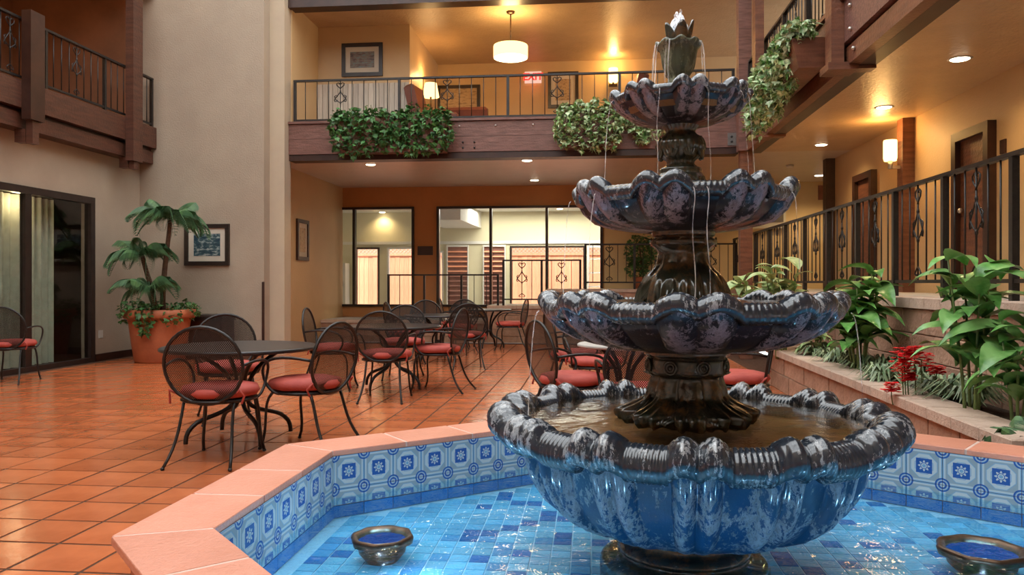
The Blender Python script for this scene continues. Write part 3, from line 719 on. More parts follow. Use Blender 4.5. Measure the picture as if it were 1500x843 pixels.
# upstairs sconces & other lamps
def sconce_back(px, py, lab, pw=14):
    d, X = onY(px, YW); z = Zat(py, d)
    s = thing('wall_sconce', (X, YW, z), lab, 'wall lamp', None)
    mk('shade', MB().lathe([(.085, z - .15), (.10, z - .12), (.10, z + .15)], 12, (X, YW - .14)), M['sconce'], s)
    mk('bracket', MB().box(X - .09, X + .09, YW - .1, YW - .001, z - .21, z - .17).box(X - .02, X + .02, YW - .15, YW - .1, z - .21, z - .15), M['bronze'], s)
    lamp('POINT', 'sconce_glow', (X, YW - .35, z + .25), pw, (1, .58, .2), .08)
sconce_back(898, 113, 'bright sconce on the upper gallery wall left of the fountain top')
# table lamp, sofa, chairs upstairs
d = 15.6; X, Y = W(631, d)
tl = thing('table_lamp', (X, Y, ZF2), 'lit table lamp with a pale shade in the upper lounge', 'lamp')
mk('shade', MB().lathe([(.17, 4.90), (.12, 5.17)], 16, (X, Y)), M['shade'], tl); mk('base', MB().lathe([(.09, 4.42), (.05, 4.6), (.02, 4.7), (.02, 4.9)], 12, (X, Y)), M['bronze'], tl)
lamp('POINT', 'table_lamp_light', (X, Y - .05, 5.3), 12, (1, .6, .25), .06)
o = T(mk('side_table', MB().box(X - .15, X + .2, Y - .2, Y + .2, 4.38, 4.419).box(X - .14, X - .1, Y - .19, Y - .15, ZF2, 4.38).box(X + .15, X + .19, Y - .2, Y - .16, ZF2, 4.38).box(X - .14, X - .1, Y + .15, Y + .19, ZF2, 4.38).box(X + .15, X + .19, Y + .16, Y + .2, ZF2, 4.38), M['wood']), 'small wooden side table under the lit table lamp', 'table')
def armchair(px, d, lab, rz, w=.8, name='armchair', cat='armchair', hb=.95):
    X, Y = W(px, d); r = thing(name, (X, Y, ZF2), lab, cat, None, rz)
    hw = w / 2
    mk('seat', MB().cbox(-hw + .1, hw - .1, -.3, .35, .2, .46, .04), M['seatpink'], r, world=False)
    m = MB().cbox(-hw + .05, hw - .05, -.14, .06, 0, hb - .2, .05); m.xf(Matrix.Translation((0, -.34, .2)) @ Matrix.Rotation(rad(14), 4, 'X'))
    mk('backrest', m, M['leather'], r, world=False)
    for s in (-1, 1): mk('arm', MB().cbox(s * hw - .06, s * hw + .06, -.35, .35, .1, .66, .04), M['leather'], r, world=False)
    mk('base', MB().box(-hw + .05, hw - .05, -.3, .3, 0, .19), M['darkwood'], r, world=False)
armchair(652, 14.5, 'dark leather armchair leaning beside the upper table lamp', rad(-100), .55, hb=1.3)
armchair(684, 15.9, 'brown sofa back facing the upper back railing', 0, 1.1, 'sofa', 'sofa', 1.05)
armchair(884, 15.0, 'tall brown leather chair by the upper sconce', rad(100), .8, hb=1.6)
X, Y = W(780, 14.6)
T(mk('coffee_table', MB().box(X - .5, X + .5, Y - .3, Y + .3, 4.17, 4.23).box(X - .45, X - .38, Y - .25, Y - .18, ZF2, 4.17).box(X + .38, X + .45, Y - .25, Y - .18, ZF2, 4.17).box(X - .45, X - .38, Y + .18, Y + .25, ZF2, 4.17).box(X + .38, X + .45, Y + .18, Y + .25, ZF2, 4.17), M['leather']), 'dark low table behind the upper back railing', 'table')
# exit sign
d, X = onY(781, YW); z = Zat(114, d)
ex = thing('exit_sign', (X, YW - .03, z), 'lit red EXIT sign on the upper gallery wall', 'sign')
mk('housing', MB().box(X - .18, X + .18, YW - .06, YW - .001, z - .12, z + .12), M['exitface'], ex)
tx = bpy.data.curves.new('exit_letters', 'FONT'); tx.body = 'EXIT'; tx.size = .21; tx.align_x = 'CENTER'; tx.align_y = 'CENTER'; tx.extrude = .003; tx.offset = .006; tx.materials.append(M['exit'])
t0_ = bpy.data.objects.new('exit_letters', tx); COL.objects.link(t0_); dg = bpy.context.evaluated_depsgraph_get(); me_ = bpy.data.meshes.new_from_object(t0_.evaluated_get(dg)); bpy.data.objects.remove(t0_); to = bpy.data.objects.new('exit_letters', me_); COL.objects.link(to); to.parent = ex; to.location = (0, -.036, 0); to.rotation_euler = (pi / 2, 0, 0)
lamp('POINT', 'exit_glow', (X, YW - .25, z - .1), .8, (1, .05, .03), .05)
# pictures
def picture(c, w, h, face, art, lab, fw=.07, mt=.09, name='framed_picture', fm='frame'):
    """face: 'y' looks towards -Y, 'x' looks towards +X"""
    r = thing(name, c, lab, 'picture')
    def bx(u0, u1, z0, z1, t0, t1):
        if face == 'y': return MB().box(u0, u1, -t1, -t0, z0, z1)
        return MB().box(t0, t1, u0, u1, z0, z1)
    hw, hh = w / 2, h / 2
    m = MB()
    for q in (bx(-hw, -hw + fw, -hh, hh, 0, .04), bx(hw - fw, hw, -hh, hh, 0, .04), bx(-hw + fw, hw - fw, -hh, -hh + fw, 0, .04), bx(-hw + fw, hw - fw, hh - fw, hh, 0, .04)): m.add(q.v, q.f)
    mk('frame', m, M[fm], r, world=False)
    mk('mat_board', bx(-hw + fw, hw - fw, -hh + fw, hh - fw, .005, .018), M['matte'], r, world=False)
    mk('print', bx(-hw + fw + mt, hw - fw - mt, -hh + fw + mt, hh - fw - mt, .018, .022), M[art], r, world=False)
d, X = onY(304, YF); picture((X, YF, Zat(359, d)), .78, .69, 'y', 'art_blue', 'black framed dark seascape on the cream wall beside the palm')
d, X = onY(531, 14.3); picture((X, 14.3, Zat(88, d)), .78, .62, 'y', 'art_sea', 'black framed dusk landscape above the upper wainscot')
d, X = onY(825, YW); picture((X, YW, Zat(132, d)), .66, .78, 'y', 'art_tan', 'dark framed sepia print on the upper wall near the exit sign')
d, X = onY(672, YW); picture((X, YW, Zat(146, d)), .95, .62, 'y', 'art_tan', 'wide dark framed mirror behind the upper sofa', mt=.0)
dd, yy = onX(442, -5.5); picture((-5.5, yy, Zat(352, dd)), .6, .78, 'x', 'art_tan', 'narrow framed print on the hall side wall by the corner post', name='framed_picture', fm='darkwood')
d, X = onY(623, YW); T(mk('wall_sign', MB().box(X - .17, X + .17, YW - .02, YW - .001, Zat(374, d), Zat(361, d)), M['darkwood']), 'small dark sign plate on the pier between back windows', 'sign')
dd, yy = onX(147, XL); T(mk('wall_outlet', MB().box(XL + .001, XL + .012, yy - .05, yy + .05, .35, .47), M['plastic']), 'small white outlet on the left wall beside the glass door', 'outlet')
# dark waste bin against facing wall
X, Y = W(311, 12.6); wbn = thing('waste_bin', (X, Y, 0), 'square dark bin against the cream wall under the picture', 'bin')
mk('body', MB().box(X - .27, X + .27, Y - .24, Y + .2, 0, .60), M['darkwood'], wbn); mk('lid', MB().cbox(X - .29, X + .29, Y - .26, Y + .22, .601, .70, .03), M['frame'], wbn)
mk('slot', MB().box(X - .18, X + .18, Y - .268, Y - .26, .62, .66), M['iron'], wbn)
# warm ambient in galleries
lamp('POINT', 'left_gallery_light', (-8.6, 8.6, 5.5), 8, (1, .55, .2), .1)
lamp('POINT', 'left_gallery_light', (-8.6, 11.0, 5.5), 5, (1, .45, .15), .1)
lamp('POINT', 'gallery_light', (3.4, 9, 5.4), 10, (1, .6, .25), .15)
lamp('POINT', 'gallery_light', (.6, 15.2, 5.3), 10, (1, .6, .25), .15)

# sliding glass door on the left
sd = sgroup('window_3', (XL, (dy0 + dy1) / 2, 0))
t = .05; m = MB().box(XL - .08, XL + .03, dy0, dy1, dzt - .1, dzt).box(XL - .08, XL + .03, dy1 - .1, dy1, 0, dzt - .1).box(XL - .08, XL + .03, dy0, dy0 + .1, 0, dzt - .1).box(XL - .08, XL + .03, dy0 + .1, dy1 - .1, 0, .07)
mk('window_frame', m, M['frame'], sd)
ym = onX(40, XL)[1]
mk('mullion', MB().box(XL - .06, XL + .02, ym - .06, ym + .06, .07, dzt - .1), M['frame'], sd)
mk('mullion', MB().box(XL - .06, XL + .02, ym - 1.7, ym - 1.6, .07, dzt - .1), M['frame'], sd)
mk('pane', MB().box(XL - .03, XL - .022, ym + .06, dy1 - .1, .07, dzt - .1), M['glassdoor'], sd)
mk('pane', MB().box(XL - .03, XL - .022, ym - 1.6, ym - .06, .07, dzt - .1), M['glassdoor'], sd)
mk('pane', MB().box(XL - .03, XL - .022, dy0 + .1, ym - 1.7, .07, dzt - .1), M['glassdoor'], sd)
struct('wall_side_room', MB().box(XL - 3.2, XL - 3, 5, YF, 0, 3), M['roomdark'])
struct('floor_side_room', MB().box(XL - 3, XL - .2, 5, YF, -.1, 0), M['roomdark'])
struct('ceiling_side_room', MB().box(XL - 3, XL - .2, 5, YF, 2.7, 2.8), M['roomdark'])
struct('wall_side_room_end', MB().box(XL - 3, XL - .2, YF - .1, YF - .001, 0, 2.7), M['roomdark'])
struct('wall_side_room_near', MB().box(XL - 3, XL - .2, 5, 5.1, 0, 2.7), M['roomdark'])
def curtain(ya, yb, lab):
    m = MB(); n = int((yb - ya) / .02); vs = []; fs = []
    for i in range(n + 1):
        y = ya + (yb - ya) * i / n; x = XL - .32 + .035 * sin(y * 42) + .015 * sin(y * 17)
        vs += [(x, y, .04), (x, y, 1.2), (x, y, 2.42)]
    for i in range(n):
        for k in range(2): fs.append((i * 3 + k, i * 3 + 3 + k, i * 3 + 4 + k, i * 3 + 1 + k))
    m.add(vs, fs, True); o = mk('curtain', m, M['curtain']); T(o, lab, 'curtain', 'curtains behind the left glass door')
curtain(onX(44, XL - .3)[1], onX(78, XL - .3)[1], 'pale green curtain gathered right of the door mullion')
curtain(7.2, onX(36, XL - .3)[1], 'pale green curtain left of the door mullion')
lamp('POINT', 'curtain_fill', (XL - .15, 9.9, 2.30), 7, (1, .75, .45), .1)  # fill point between glass and curtain, added to make the curtains show

# ================================================================== POOL
pool = thing('fountain_pool', (.5, 2.9, 0), 'octagonal tiled pool with terracotta coping and blue patterned tiles around the fountain', 'pool')
ZC = .44; ZFL = .135; CT = .024
nP = len(POOL)
def offset(P, d):
    out = []
    for i in range(len(P)):
        a, b, c = Vector(P[i - 1]), Vector(P[i]), Vector(P[(i + 1) % len(P)])
        d1 = (b - a).normalized(); d2 = (c - b).normalized()
        n1 = Vector((-d1.y, d1.x)); n2 = Vector((-d2.y, d2.x))   # polygon runs clockwise: left normal is outward
        k = (n1 + n2); k = k / (k.length_squared / 2)
        out.append((b + k * d).to_tuple())
    return out
OUT = offset(POOL, .27); OUTW = offset(POOL, .22); INW = offset(POOL, .012)
EDG = []
# solid pool wall, one ring
m = MB(); n = nP
vs = [(x, y, z) for z in (0, ZC - CT - .002) for x, y in OUTW] + [(x, y, z) for z in (0, ZC - CT - .002) for x, y in INW]
fs = []
for i in range(n):
    j = (i + 1) % n
    fs += [(i, n + i, n + j, j), (2 * n + i, 2 * n + j, 3 * n + j, 3 * n + i), (n + i, 3 * n + i, 3 * n + j, n + j)]
m.add(vs, fs); mk('pool_wall', m, M['pot'], pool)
vs = [(x, y, z) for z in (ZC - CT, ZC - .0015) for x, y in offset(POOL, .262)] + [(x, y, z) for z in (ZC - CT, ZC - .0015) for x, y in offset(POOL, .004)]
fs = []
for i in range(n):
    j = (i + 1) % n
    fs += [(i, n + i, n + j, j), (2 * n + i, 2 * n + j, 3 * n + j, 3 * n + i), (n + i, 3 * n + i, 3 * n + j, n + j), (i, j, 2 * n + j, 2 * n + i)]
mk('coping_grout', MB().add(vs, fs), M['cgrout'], pool)
TW = .152
def uvtile(w, h):
    mb = MB().box(-w / 2, w / 2, -.006, 0, 0, h); me = mb.mesh('wall_tile'); uvl = me.uv_layers.new(name='UVMap')
    for p in me.polygons:
        for li in p.loop_indices:
            v = me.vertices[me.loops[li].vertex_index].co
            uvl.data[li].uv = ((v.x + w / 2) / w, v.z / .152 if h > .1 else 1 - (h - v.z) / .152)
    me.materials.append(M['azul']); return me
TM = {}
blu = {}
for i in range(nP):
    A, B = Vector(POOL[i]), Vector(POOL[(i + 1) % nP]); OA, OB = Vector(OUT[i]), Vector(OUT[(i + 1) % nP])
    IA, IB = Vector(offset(POOL, -.0)[i]), Vector(offset(POOL, -.0)[(i + 1) % nP])
    ln = (B - A).length; dr = (B - A).normalized(); ang = atan2(dr.y, dr.x)
    # coping tiles
    k = max(1, round(ln / .36)); gg = .009
    for q in range(k):
        t0, t1 = q / k, (q + 1) / k
        def edge(P, Q, t): return P + (Q - P) * t
        # parallel joints except at mitred corners
        dO = (OB - OA).normalized()
        a0 = A + dr * (ln * t0); a1 = A + dr * (ln * t1)
        nrm = Vector((-dr.y, dr.x))
        o0 = OA if q == 0 else a0 + nrm * .27; o1 = OB if q == k - 1 else a1 + nrm * .27
        s0 = dr * gg * .6; p = [a0 + s0, a1 - s0, o1 - s0, o0 + s0]
        c = (p[0] + p[1] + p[2] + p[3]) / 4
        vis = topx(c.x, c.y, ZC)[2] > 1
        mb = MB(); P4 = [(v - c) for v in p]
        b_ = .003; n4 = 4
        vsx = [(v.x, v.y, z) for z in (ZC - CT, ZC - b_) for v in P4] + [(v.x * (1 - b_ / v.length), v.y * (1 - b_ / v.length), ZC) for v in P4]
        f4 = [(0, 1, 2, 3), (11, 10, 9, 8)] + [(a + r_, a + 4 + r_, a + 4 + (r_ + 1) % 4, a + (r_ + 1) % 4) for a in (0, 4) for r_ in range(4)]
        mb.add(vsx, [tuple(reversed(f)) for f in f4])
        mk('coping_tile', mb, M['coping'], pool, world=False, loc=(c.x - .5, c.y - 2.9, 0))
    # wall tiles, top row full, second row half
    if i in (5, 6, 7): continue
    k = max(1, round(ln / TW)); w = ln / k
    kk = round(w, 4)
    if kk not in TM: TM[kk] = (uvtile(w - .002, TW - .002), uvtile(w - .002, .07))
    full, half = TM[kk]
    bl = MB().box(-w / 2 + .002, w / 2 - .002, -.006, 0, 0, .0525).mesh('blue_tile'); bl.materials.append(M['pt1'])
    for q in range(k):
        c = A + dr * (q + .5) * w
        inst('wall_tile', full, pool, (c.x - .5, c.y - 2.9, ZC - CT - TW), (0, 0, ang))
        inst('wall_tile', half, pool, (c.x - .5, c.y - 2.9, ZC - CT - TW - .072), (0, 0, ang))
        inst('border_tile', bl, pool, (c.x - .5, c.y - 2.9, ZFL), (0, 0, ang))
mk('pool_floor', MB().prism(list(reversed(offset(POOL, .01))), .02, ZFL - .004), M['pgrout'], pool)
ps = .078; cl = []
for i in range(-18, 34):
    for j in range(12, 60):
        x = i * ps + ps / 2; y = j * ps + ps / 2
        if not inpoly(x, y, POOL) or not all(inpoly(x + a * ps * .46, y + b * ps * .46, POOL) for a in (-1, 1) for b in (-1, 1)): continue
        px, py, d = topx(x, y, ZFL); v = -20 < px < 1520 and py < 870 and d > .5 and not (710 < px < 1310 and py < 690) and not (780 < px < 1230 and py < 770)
        cl.append((not v, d, x, y))
cl.sort(); mts = []
for key in ('pt0', 'pt1', 'pt2'):
    me = MB().box(-ps / 2 + .003, ps / 2 - .003, -ps / 2 + .003, ps / 2 - .003, -.006, 0).mesh('mosaic_tile'); me.materials.append(M[key]); mts.append(me)
mr = MB(); mrd = MB()
for k, (nv, d, x, y) in enumerate(cl):
    c = R(); wch = 1 if c < .10 else 2 if c < .28 else 0
    if k < 296: inst('mosaic_tile', mts[wch], pool, (x - .5, y - 2.9, ZFL))
    else: (mrd if wch == 1 else mr).box(x - ps / 2 + .003, x + ps / 2 - .003, y - ps / 2 + .003, y + ps / 2 - .003, ZFL - .006, ZFL)
o = mk('far_mosaic', mr, M['ptfar'], pool); o['kind'] = 'stuff'
o = mk('far_dark_mosaic', mrd, M['pt1'], pool); o['kind'] = 'stuff'
ZW = .225
def grid_disc(P, z, name, mt, lab):
    o = mk(name, MB().prism(list(reversed(P)), z - .0005, z).add([], []), M[mt]); return T(o, lab, 'water', None, 'stuff')
m = MB(); P = list(reversed(offset(POOL, .004))); m.add([(x, y, ZW) for x, y in P], [tuple(range(nP))])
T(mk('pool_water', m, M['water']), 'clear rippling blue water filling the octagonal pool', 'water', None, 'stuff')

# ================================================================== FOUNTAIN
FX, FY = W(1001, 2.84)
fo = thing('tiered_fountain', (FX, FY, ZFL), 'four-tiered scalloped stone fountain with peeling blue and white paint in the pool', 'fountain')
def lobes(th, nn, ph, cw=.14, hw=.15):
    T_ = 2 * pi / nn; u = ((th - ph) / T_ + .5) % 1 - .5
    v = 0
    for c in (-cw, cw):
        q = abs(u - c) / hw
        if q < 1: v = max(v, .65 * sqrt(1 - q * q) + .175 * (1 + cos(pi * q)))
    return v, u
OFX = {}
def cr(off): return (off * CA, off * SA)
def basin(off,  nn, ph, rc, zc, rt, e, h, prof, inner, gad, ribs, mrim, mbowl, zwater, rr_in, ribamp=.07, nth=96):
    """rim torus with lobe pairs + gadrooned bowl + inner bowl; all one lathe-like sheet split in two parts"""
    n = nn * nth; px0 = pi / 2
    def ring(fn):
        vs = []
        for k in range(n):
            th = 2 * pi * k / n; a = th; r, z = fn(th); vs.append((r * cos(a), r * sin(a), z))
        return vs
    # bowl
    rings = []; lob = []
    L_ = [lobes(2 * pi * k / n, nn, ph, *((.14, .15) if nn > 10 else (.15, .175))) for k in range(n)]
    for i_, (r0, z0, g_) in enumerate(prof):
        row = []
        for k in range(n):
            th = 2 * pi * k / n; p, u = L_[k]
            # smoother gadroon on the bowl
            r = r0 * (1 + gad * g_ * (p - .35)); z = z0 + h * p * t_up(i_ / (len(prof) - 1))
            row.append((r * cos(th), r * sin(th), z)); lob.append(p * min(1, g_ * 1.6))
        rings.append(row)
    m = MB(); vs = [v for row in rings for v in row]; fs = []
    for i in range(len(rings) - 1):
        for k in range(n): l = (k + 1) % n; fs.append((i * n + k, i * n + l, (i + 1) * n + l, (i + 1) * n + k))
    m.add(vs, fs, True)
    ob = mk('bowl', m, M[mbowl], fo, world=False); ob.location = (0, 0, -ZFL)
    at = ob.data.attributes.new('lobe', 'FLOAT', 'POINT'); at.data.foreach_set('value', lob)
    # rim roll
    K = 18; vs = []; lob = []
    for k in range(n):
        th = 2 * pi * k / n; p, u = L_[k]
        flat = max(0, 1 - p * 1.2)
        for j in range(K):
            ph2 = 2 * pi * j / K
            tw = u * nn_r(ribs) + .35 * cos(ph2)
            rb_ = abs(sin(pi * tw)) ** .6
            rad_ = rt * (1 + .10 * p) * (1 - ribamp + ribamp * 2 * rb_ * (.35 + .65 * flat))
            r = rc + e * p + rad_ * cos(ph2) * 1.05; z = zc + h * p + rad_ * sin(ph2)
            vs.append((r * cos(th), r * sin(th), z)); lob.append(p * .3 + rb_ * .55)
    fs = []
    for k in range(n):
        l = (k + 1) % n
        for j in range(K): q = (j + 1) % K; fs.append((k * K + j, l * K + j, l * K + q, k * K + q))
    m = MB().add(vs, fs, True); orr = mk('rim', m, M[mrim], fo, world=False); orr.location = (0, 0, -ZFL)
    at = orr.data.attributes.new('lobe', 'FLOAT', 'POINT'); at.data.foreach_set('value', lob)
    # inner dish
    m = MB().lathe([(rc, zc - rt * .3), (rc - rt * .9, zc - rt * .5), (rr_in * .8, zwater - .06), (.05, zwater - .07)], 64, (0, 0), capb=False, capt=True)
    oi = mk('inner_dish', m, M['dish'], fo, world=False); oi.location = (0, 0, -ZFL)
    # water
    m = MB(); n2 = 72; K2 = 12; vs = [(0, 0, zwater)]; fs = []
    for i in range(1, K2 + 1):
        for k in range(n2):
            th = 2 * pi * k / n2; r = rr_in * i / K2
            vs.append((r * cos(th), r * sin(th), zwater + .0015 * sin(r * 60 + 2 * sin(3 * th))))
    for k in range(n2): fs.append((0, 1 + k, 1 + (k + 1) % n2))
    for i in range(K2 - 1):
        for k in range(n2): l = (k + 1) % n2; a = 1 + i * n2; fs.append((a + k, a + n2 + k, a + n2 + l, a + l))
    m.add(vs, fs, True); m.xf(Matrix.Translation((FX + cr(off)[0], FY + cr(off)[1], 0)))
    for q in (ob, orr, oi): q.location = (*cr(off), -ZFL)
    return m
def nn_r(x): return x
def t_up(t): t = max(0, (t - .5) / .5); return t * t * (3 - 2 * t)
# angle convention: camera direction from fountain is roughly -Y (th=-90 deg); image angle t (right positive) -> th = -90 + t (+ yaw)
vw = atan2(-FY, -FX)
def A_(deg): return vw + rad(deg)
def fl(R_, pts): return [(r, z, g_) for r, z, g_ in pts]
b4 = [(.19, .300, 0), (.235, .312, .1), (.31, .330, .3), (.385, .350, .6), (.447, .380, .85), (.50, .427, 1), (.535, .475, 1), (.56, .52, 1), (.575, .575, 1), (.59, .62, 1), (.60, .66, .9)]
w4 = basin(.02, 14, A_(2), .636, .680, .055, .034, .034, b4, None, .075, 18, 'f_rim', 'f_blue', .712, .66, .06, 72)
b3 = [(.135, .955, 0), (.20, .960, .2), (.26, .966, .4), (.326, .980, .65), (.383, .998, .85), (.432, 1.026, 1), (.467, 1.05, 1), (.49, 1.075, 1), (.50, 1.10, .95)]
w3 = basin(.018, 8, A_(3), .488, 1.106, .034, .020, .032, b3, None, .13, 20, 'f_rim', 'f_lav', 1.134, .51, .06, 96)
b2 = [(.12, 1.383, 0), (.165, 1.386, .2), (.21, 1.393, .4), (.255, 1.402, .65), (.295, 1.415, .85), (.332, 1.442, 1), (.355, 1.47, 1), (.37, 1.495, .95)]
w2 = basin(-.005, 8, A_(-10), .360, 1.500, .025, .016, .036, b2, None, .14, 16, 'f_rim', 'f_lav', 1.520, .38, .05, 80)
b1 = [(.055, 1.766, 0), (.09, 1.770, .25), (.130, 1.779, .5), (.165, 1.792, .8), (.195, 1.81, 1), (.216, 1.83, 1), (.228, 1.85, .95)]
w1 = basin(-.012, 8, A_(9), .226, 1.854, .017, .012, .024, b1, None, .15, 12, 'f_rim', 'f_lav', 1.866, .235, .05, 64)
bwl = (('lowest', w4), ('third', w3), ('second', w2), ('top', w1))
for nm, w in bwl:
    T(mk('basin_water', w, M['bwater']), 'amber-tinted water pooled in the %s basin of the fountain' % nm, 'water', 'water in the fountain basins', 'stuff')
# columns
def column(name, prof, mod, mt='f_col', n=192, off=0):
    m = MB(); m.lathe(prof, n, (0, 0), fn=mod); o = mk(name, m, M[mt], fo, world=False); o.location = (*cr(off), -ZFL)
    at = o.data.attributes.new('lobe', 'FLOAT', 'POINT'); at.data.foreach_set('value', [0.3] * len(o.data.vertices)); return o
def lerp_prof(pts, n=6):
    out = []
    for a, b in zip(pts[:-1], pts[1:]):
        for i in range(n): t_ = i / n; out.append((a[0] + (b[0] - a[0]) * t_, a[1] + (b[1] - a[1]) * t_))
    out.append(pts[-1]); return out
def sm_prof(pts, n=5):
    out = []
    P = [pts[0]] + list(pts) + [pts[-1]]
    for i in range(1, len(P) - 2):
        p0, p1, p2, p3 = P[i - 1], P[i], P[i + 1], P[i + 2]
        for k in range(n):
            t_ = k / n
            out.append(tuple(.5 * ((2 * p1[q]) + (-p0[q] + p2[q]) * t_ + (2 * p0[q] - 5 * p1[q] + 4 * p2[q] - p3[q]) * t_ ** 2 + (-p0[q] + 3 * p1[q] - 3 * p2[q] + p3[q]) * t_ ** 3) for q in (0, 1)))
    out.append(pts[-1]); return out
# pedestal base in the pool
column('pedestal', sm_prof([(.30, ZFL), (.30, .195), (.285, .215), (.235, .222), (.225, .232), (.235, .245), (.222, .262), (.20, .275), (.196, .30), (.205, .318)]), lambda r, z, th: (r, z), 'f_col', 64)
def col_mod(z0, z1, nf, amp, leafz):
    def f(r, z, th):
        t_ = (z - z0) / (z1 - z0)
        q = 1 + amp * (abs(cos(nf * th / 2)) - .5) * (1 if t_ < .68 else .25)
        if t_ < leafz: q += .10 * sin(th * 26 + 2 * sin(th * 8)) * (leafz - t_) / leafz + .03 * sin(th * 60) * (leafz - t_) / leafz
        return r * q, z + (.006 * sin(th * 26) if t_ < .05 else 0)
    return f
column('lower_column', sm_prof([(.20, .70), (.218, .722), (.222, .745), (.175, .768), (.140, .792), (.131, .825), (.121, .855), (.123, .868), (.14, .876), (.145, .89), (.143, .925), (.138, .935), (.150, .945), (.150, .965)]), col_mod(.70, .965, 8, .17, .42), off=.012)
column('middle_column', sm_prof([(.152, 1.12), (.152, 1.16), (.145, 1.195), (.130, 1.225), (.105, 1.252), (.092, 1.275), (.088, 1.305), (.100, 1.325), (.116, 1.338), (.116, 1.355), (.102, 1.364), (.110, 1.372), (.112, 1.39)]), col_mod(1.12, 1.39, 8, .12, .35), off=0)
column('upper_column', sm_prof([(.10, 1.50), (.098, 1.545), (.088, 1.575), (.075, 1.595), (.073, 1.612), (.050, 1.625), (.048, 1.64), (.066, 1.655), (.083, 1.68), (.085, 1.70), (.075, 1.722), (.056, 1.735), (.050, 1.748), (.060, 1.765), (.068, 1.775), (.068, 1.785)]), lambda r, z, th: (r * (1 + .06 * abs(cos(10 * th)) * (1 if z > 1.62 else .3)), z), off=-.010)
# rosettes and volutes
def rosette(c, ang, r, name='rosette', off=0):
    m = MB(); nrm = Vector((cos(ang), sin(ang), 0)); t1 = Vector((-sin(ang), cos(ang), 0)); t2 = Vector((0, 0, 1)); C_ = Vector(c)
    for rr, tr in ((r, r * .22), (r * .55, r * .18)):
        m.tube([C_ + (t1 * cos(a) + t2 * sin(a)) * rr + nrm * .002 for a in [2 * pi * q / 18 for q in range(18)]], tr, 6, closed=True)
    m.ball(C_ + nrm * .002, r * .35, 8, 5)
    o = mk(name, m, M['f_col'], fo, world=False); o.location = (*cr(off), -ZFL)
for k in range(8):
    a = A_(22.5 + 45 * k); rosette((.144 * cos(a), .144 * sin(a), .905), a, .023, 'rosette', .012)
for k in range(8):
    a = A_(45 * k); rosette((.112 * cos(a), .112 * sin(a), 1.347), a, .015, 'volute')
# panels and leaf carving on columns
def leaf_relief(z0, z1, r0, r1, n, w, name, off=0):
    m = MB()
    for k in range(n):
        a = A_(360 / n * (k + .5)); 
        for s in (-2, -1, 0, 1, 2):
            pts = []
            for i in range(7):
                t_ = i / 6; z = z0 + (z1 - z0) * t_ * (1 - .12 * abs(s)); rr = r0 + (r1 - r0) * t_ ** .8
                aa = a + s * w * sin(t_ * pi * .8 + .25) / max(rr, .05) * .5
                pts.append((rr * cos(aa), rr * sin(aa), z))
            m.tube(pts, [.006, .007, .007, .006, .006, .005, .003], 5)
    o = mk(name, m, M['f_col'], fo, world=False); o.location = (*cr(off), -ZFL)
leaf_relief(.72, .80, .226, .138, 8, .05, 'leaf_carving', .012)
leaf_relief(1.14, 1.25, .156, .110, 8, .04, 'leaf_carving')
leaf_relief(1.65, 1.725, .080, .078, 8, .022, 'leaf_carving', -.01)
# finial cup and petals
def cupmod(r, z, th):
    p, u = lobes(th, 4, A_(0)); t_ = max(0, (z - 2.02) / .05)
    return r * (1 + .05 * abs(cos(6 * th)) + .06 * min(1, t_) * (cos(4 * (th - vw)) * .5 + .5)), z + .006 * min(1, t_) * cos(8 * th)
column('finial_cup', sm_prof([(.05, 1.86), (.045, 1.90), (.036, 1.935), (.039, 1.95), (.052, 1.972), (.058, 2.00), (.062, 2.03), (.066, 2.045), (.075, 2.055), (.077, 2.064), (.070, 2.070), (.045, 2.06)]), cupmod, 'f_moss', 96, off=-.017)
for k in range(5):
    a = A_(72 * k + 15); m = MB(); vs = []; fs = []
    NI, NJ = 8, 6
    for i in range(NI + 1):
        t_ = i / NI; wdt = .036 * sin(pi * (.22 + .62 * t_)) ** .7; z = 2.045 + (.092 + .012 * (k % 2)) * t_; rr = .036 + .012 * sin(t_ * pi * .7) + .010 * t_ ** 3
        for j in range(NJ + 1):
            s = (j / NJ - .5) * 2; rj = rr - .010 * s * s; aa = a + s * wdt / .05
            vs.append((rj * cos(aa), rj * sin(aa), z - .022 * s * s * t_))
    for i in range(NI):
        for j in range(NJ): q = i * (NJ + 1) + j; fs.append((q, q + 1, q + NJ + 2, q + NJ + 1))
    m.add(vs, fs, True); o = mk('finial_petal', m, M['f_col'], fo, world=False); o.location = (*cr(-.017), -ZFL)
    sol = o.modifiers.new('thick', 'SOLIDIFY'); sol.thickness = .007
    at = o.data.attributes.new('lobe', 'FLOAT', 'POINT')
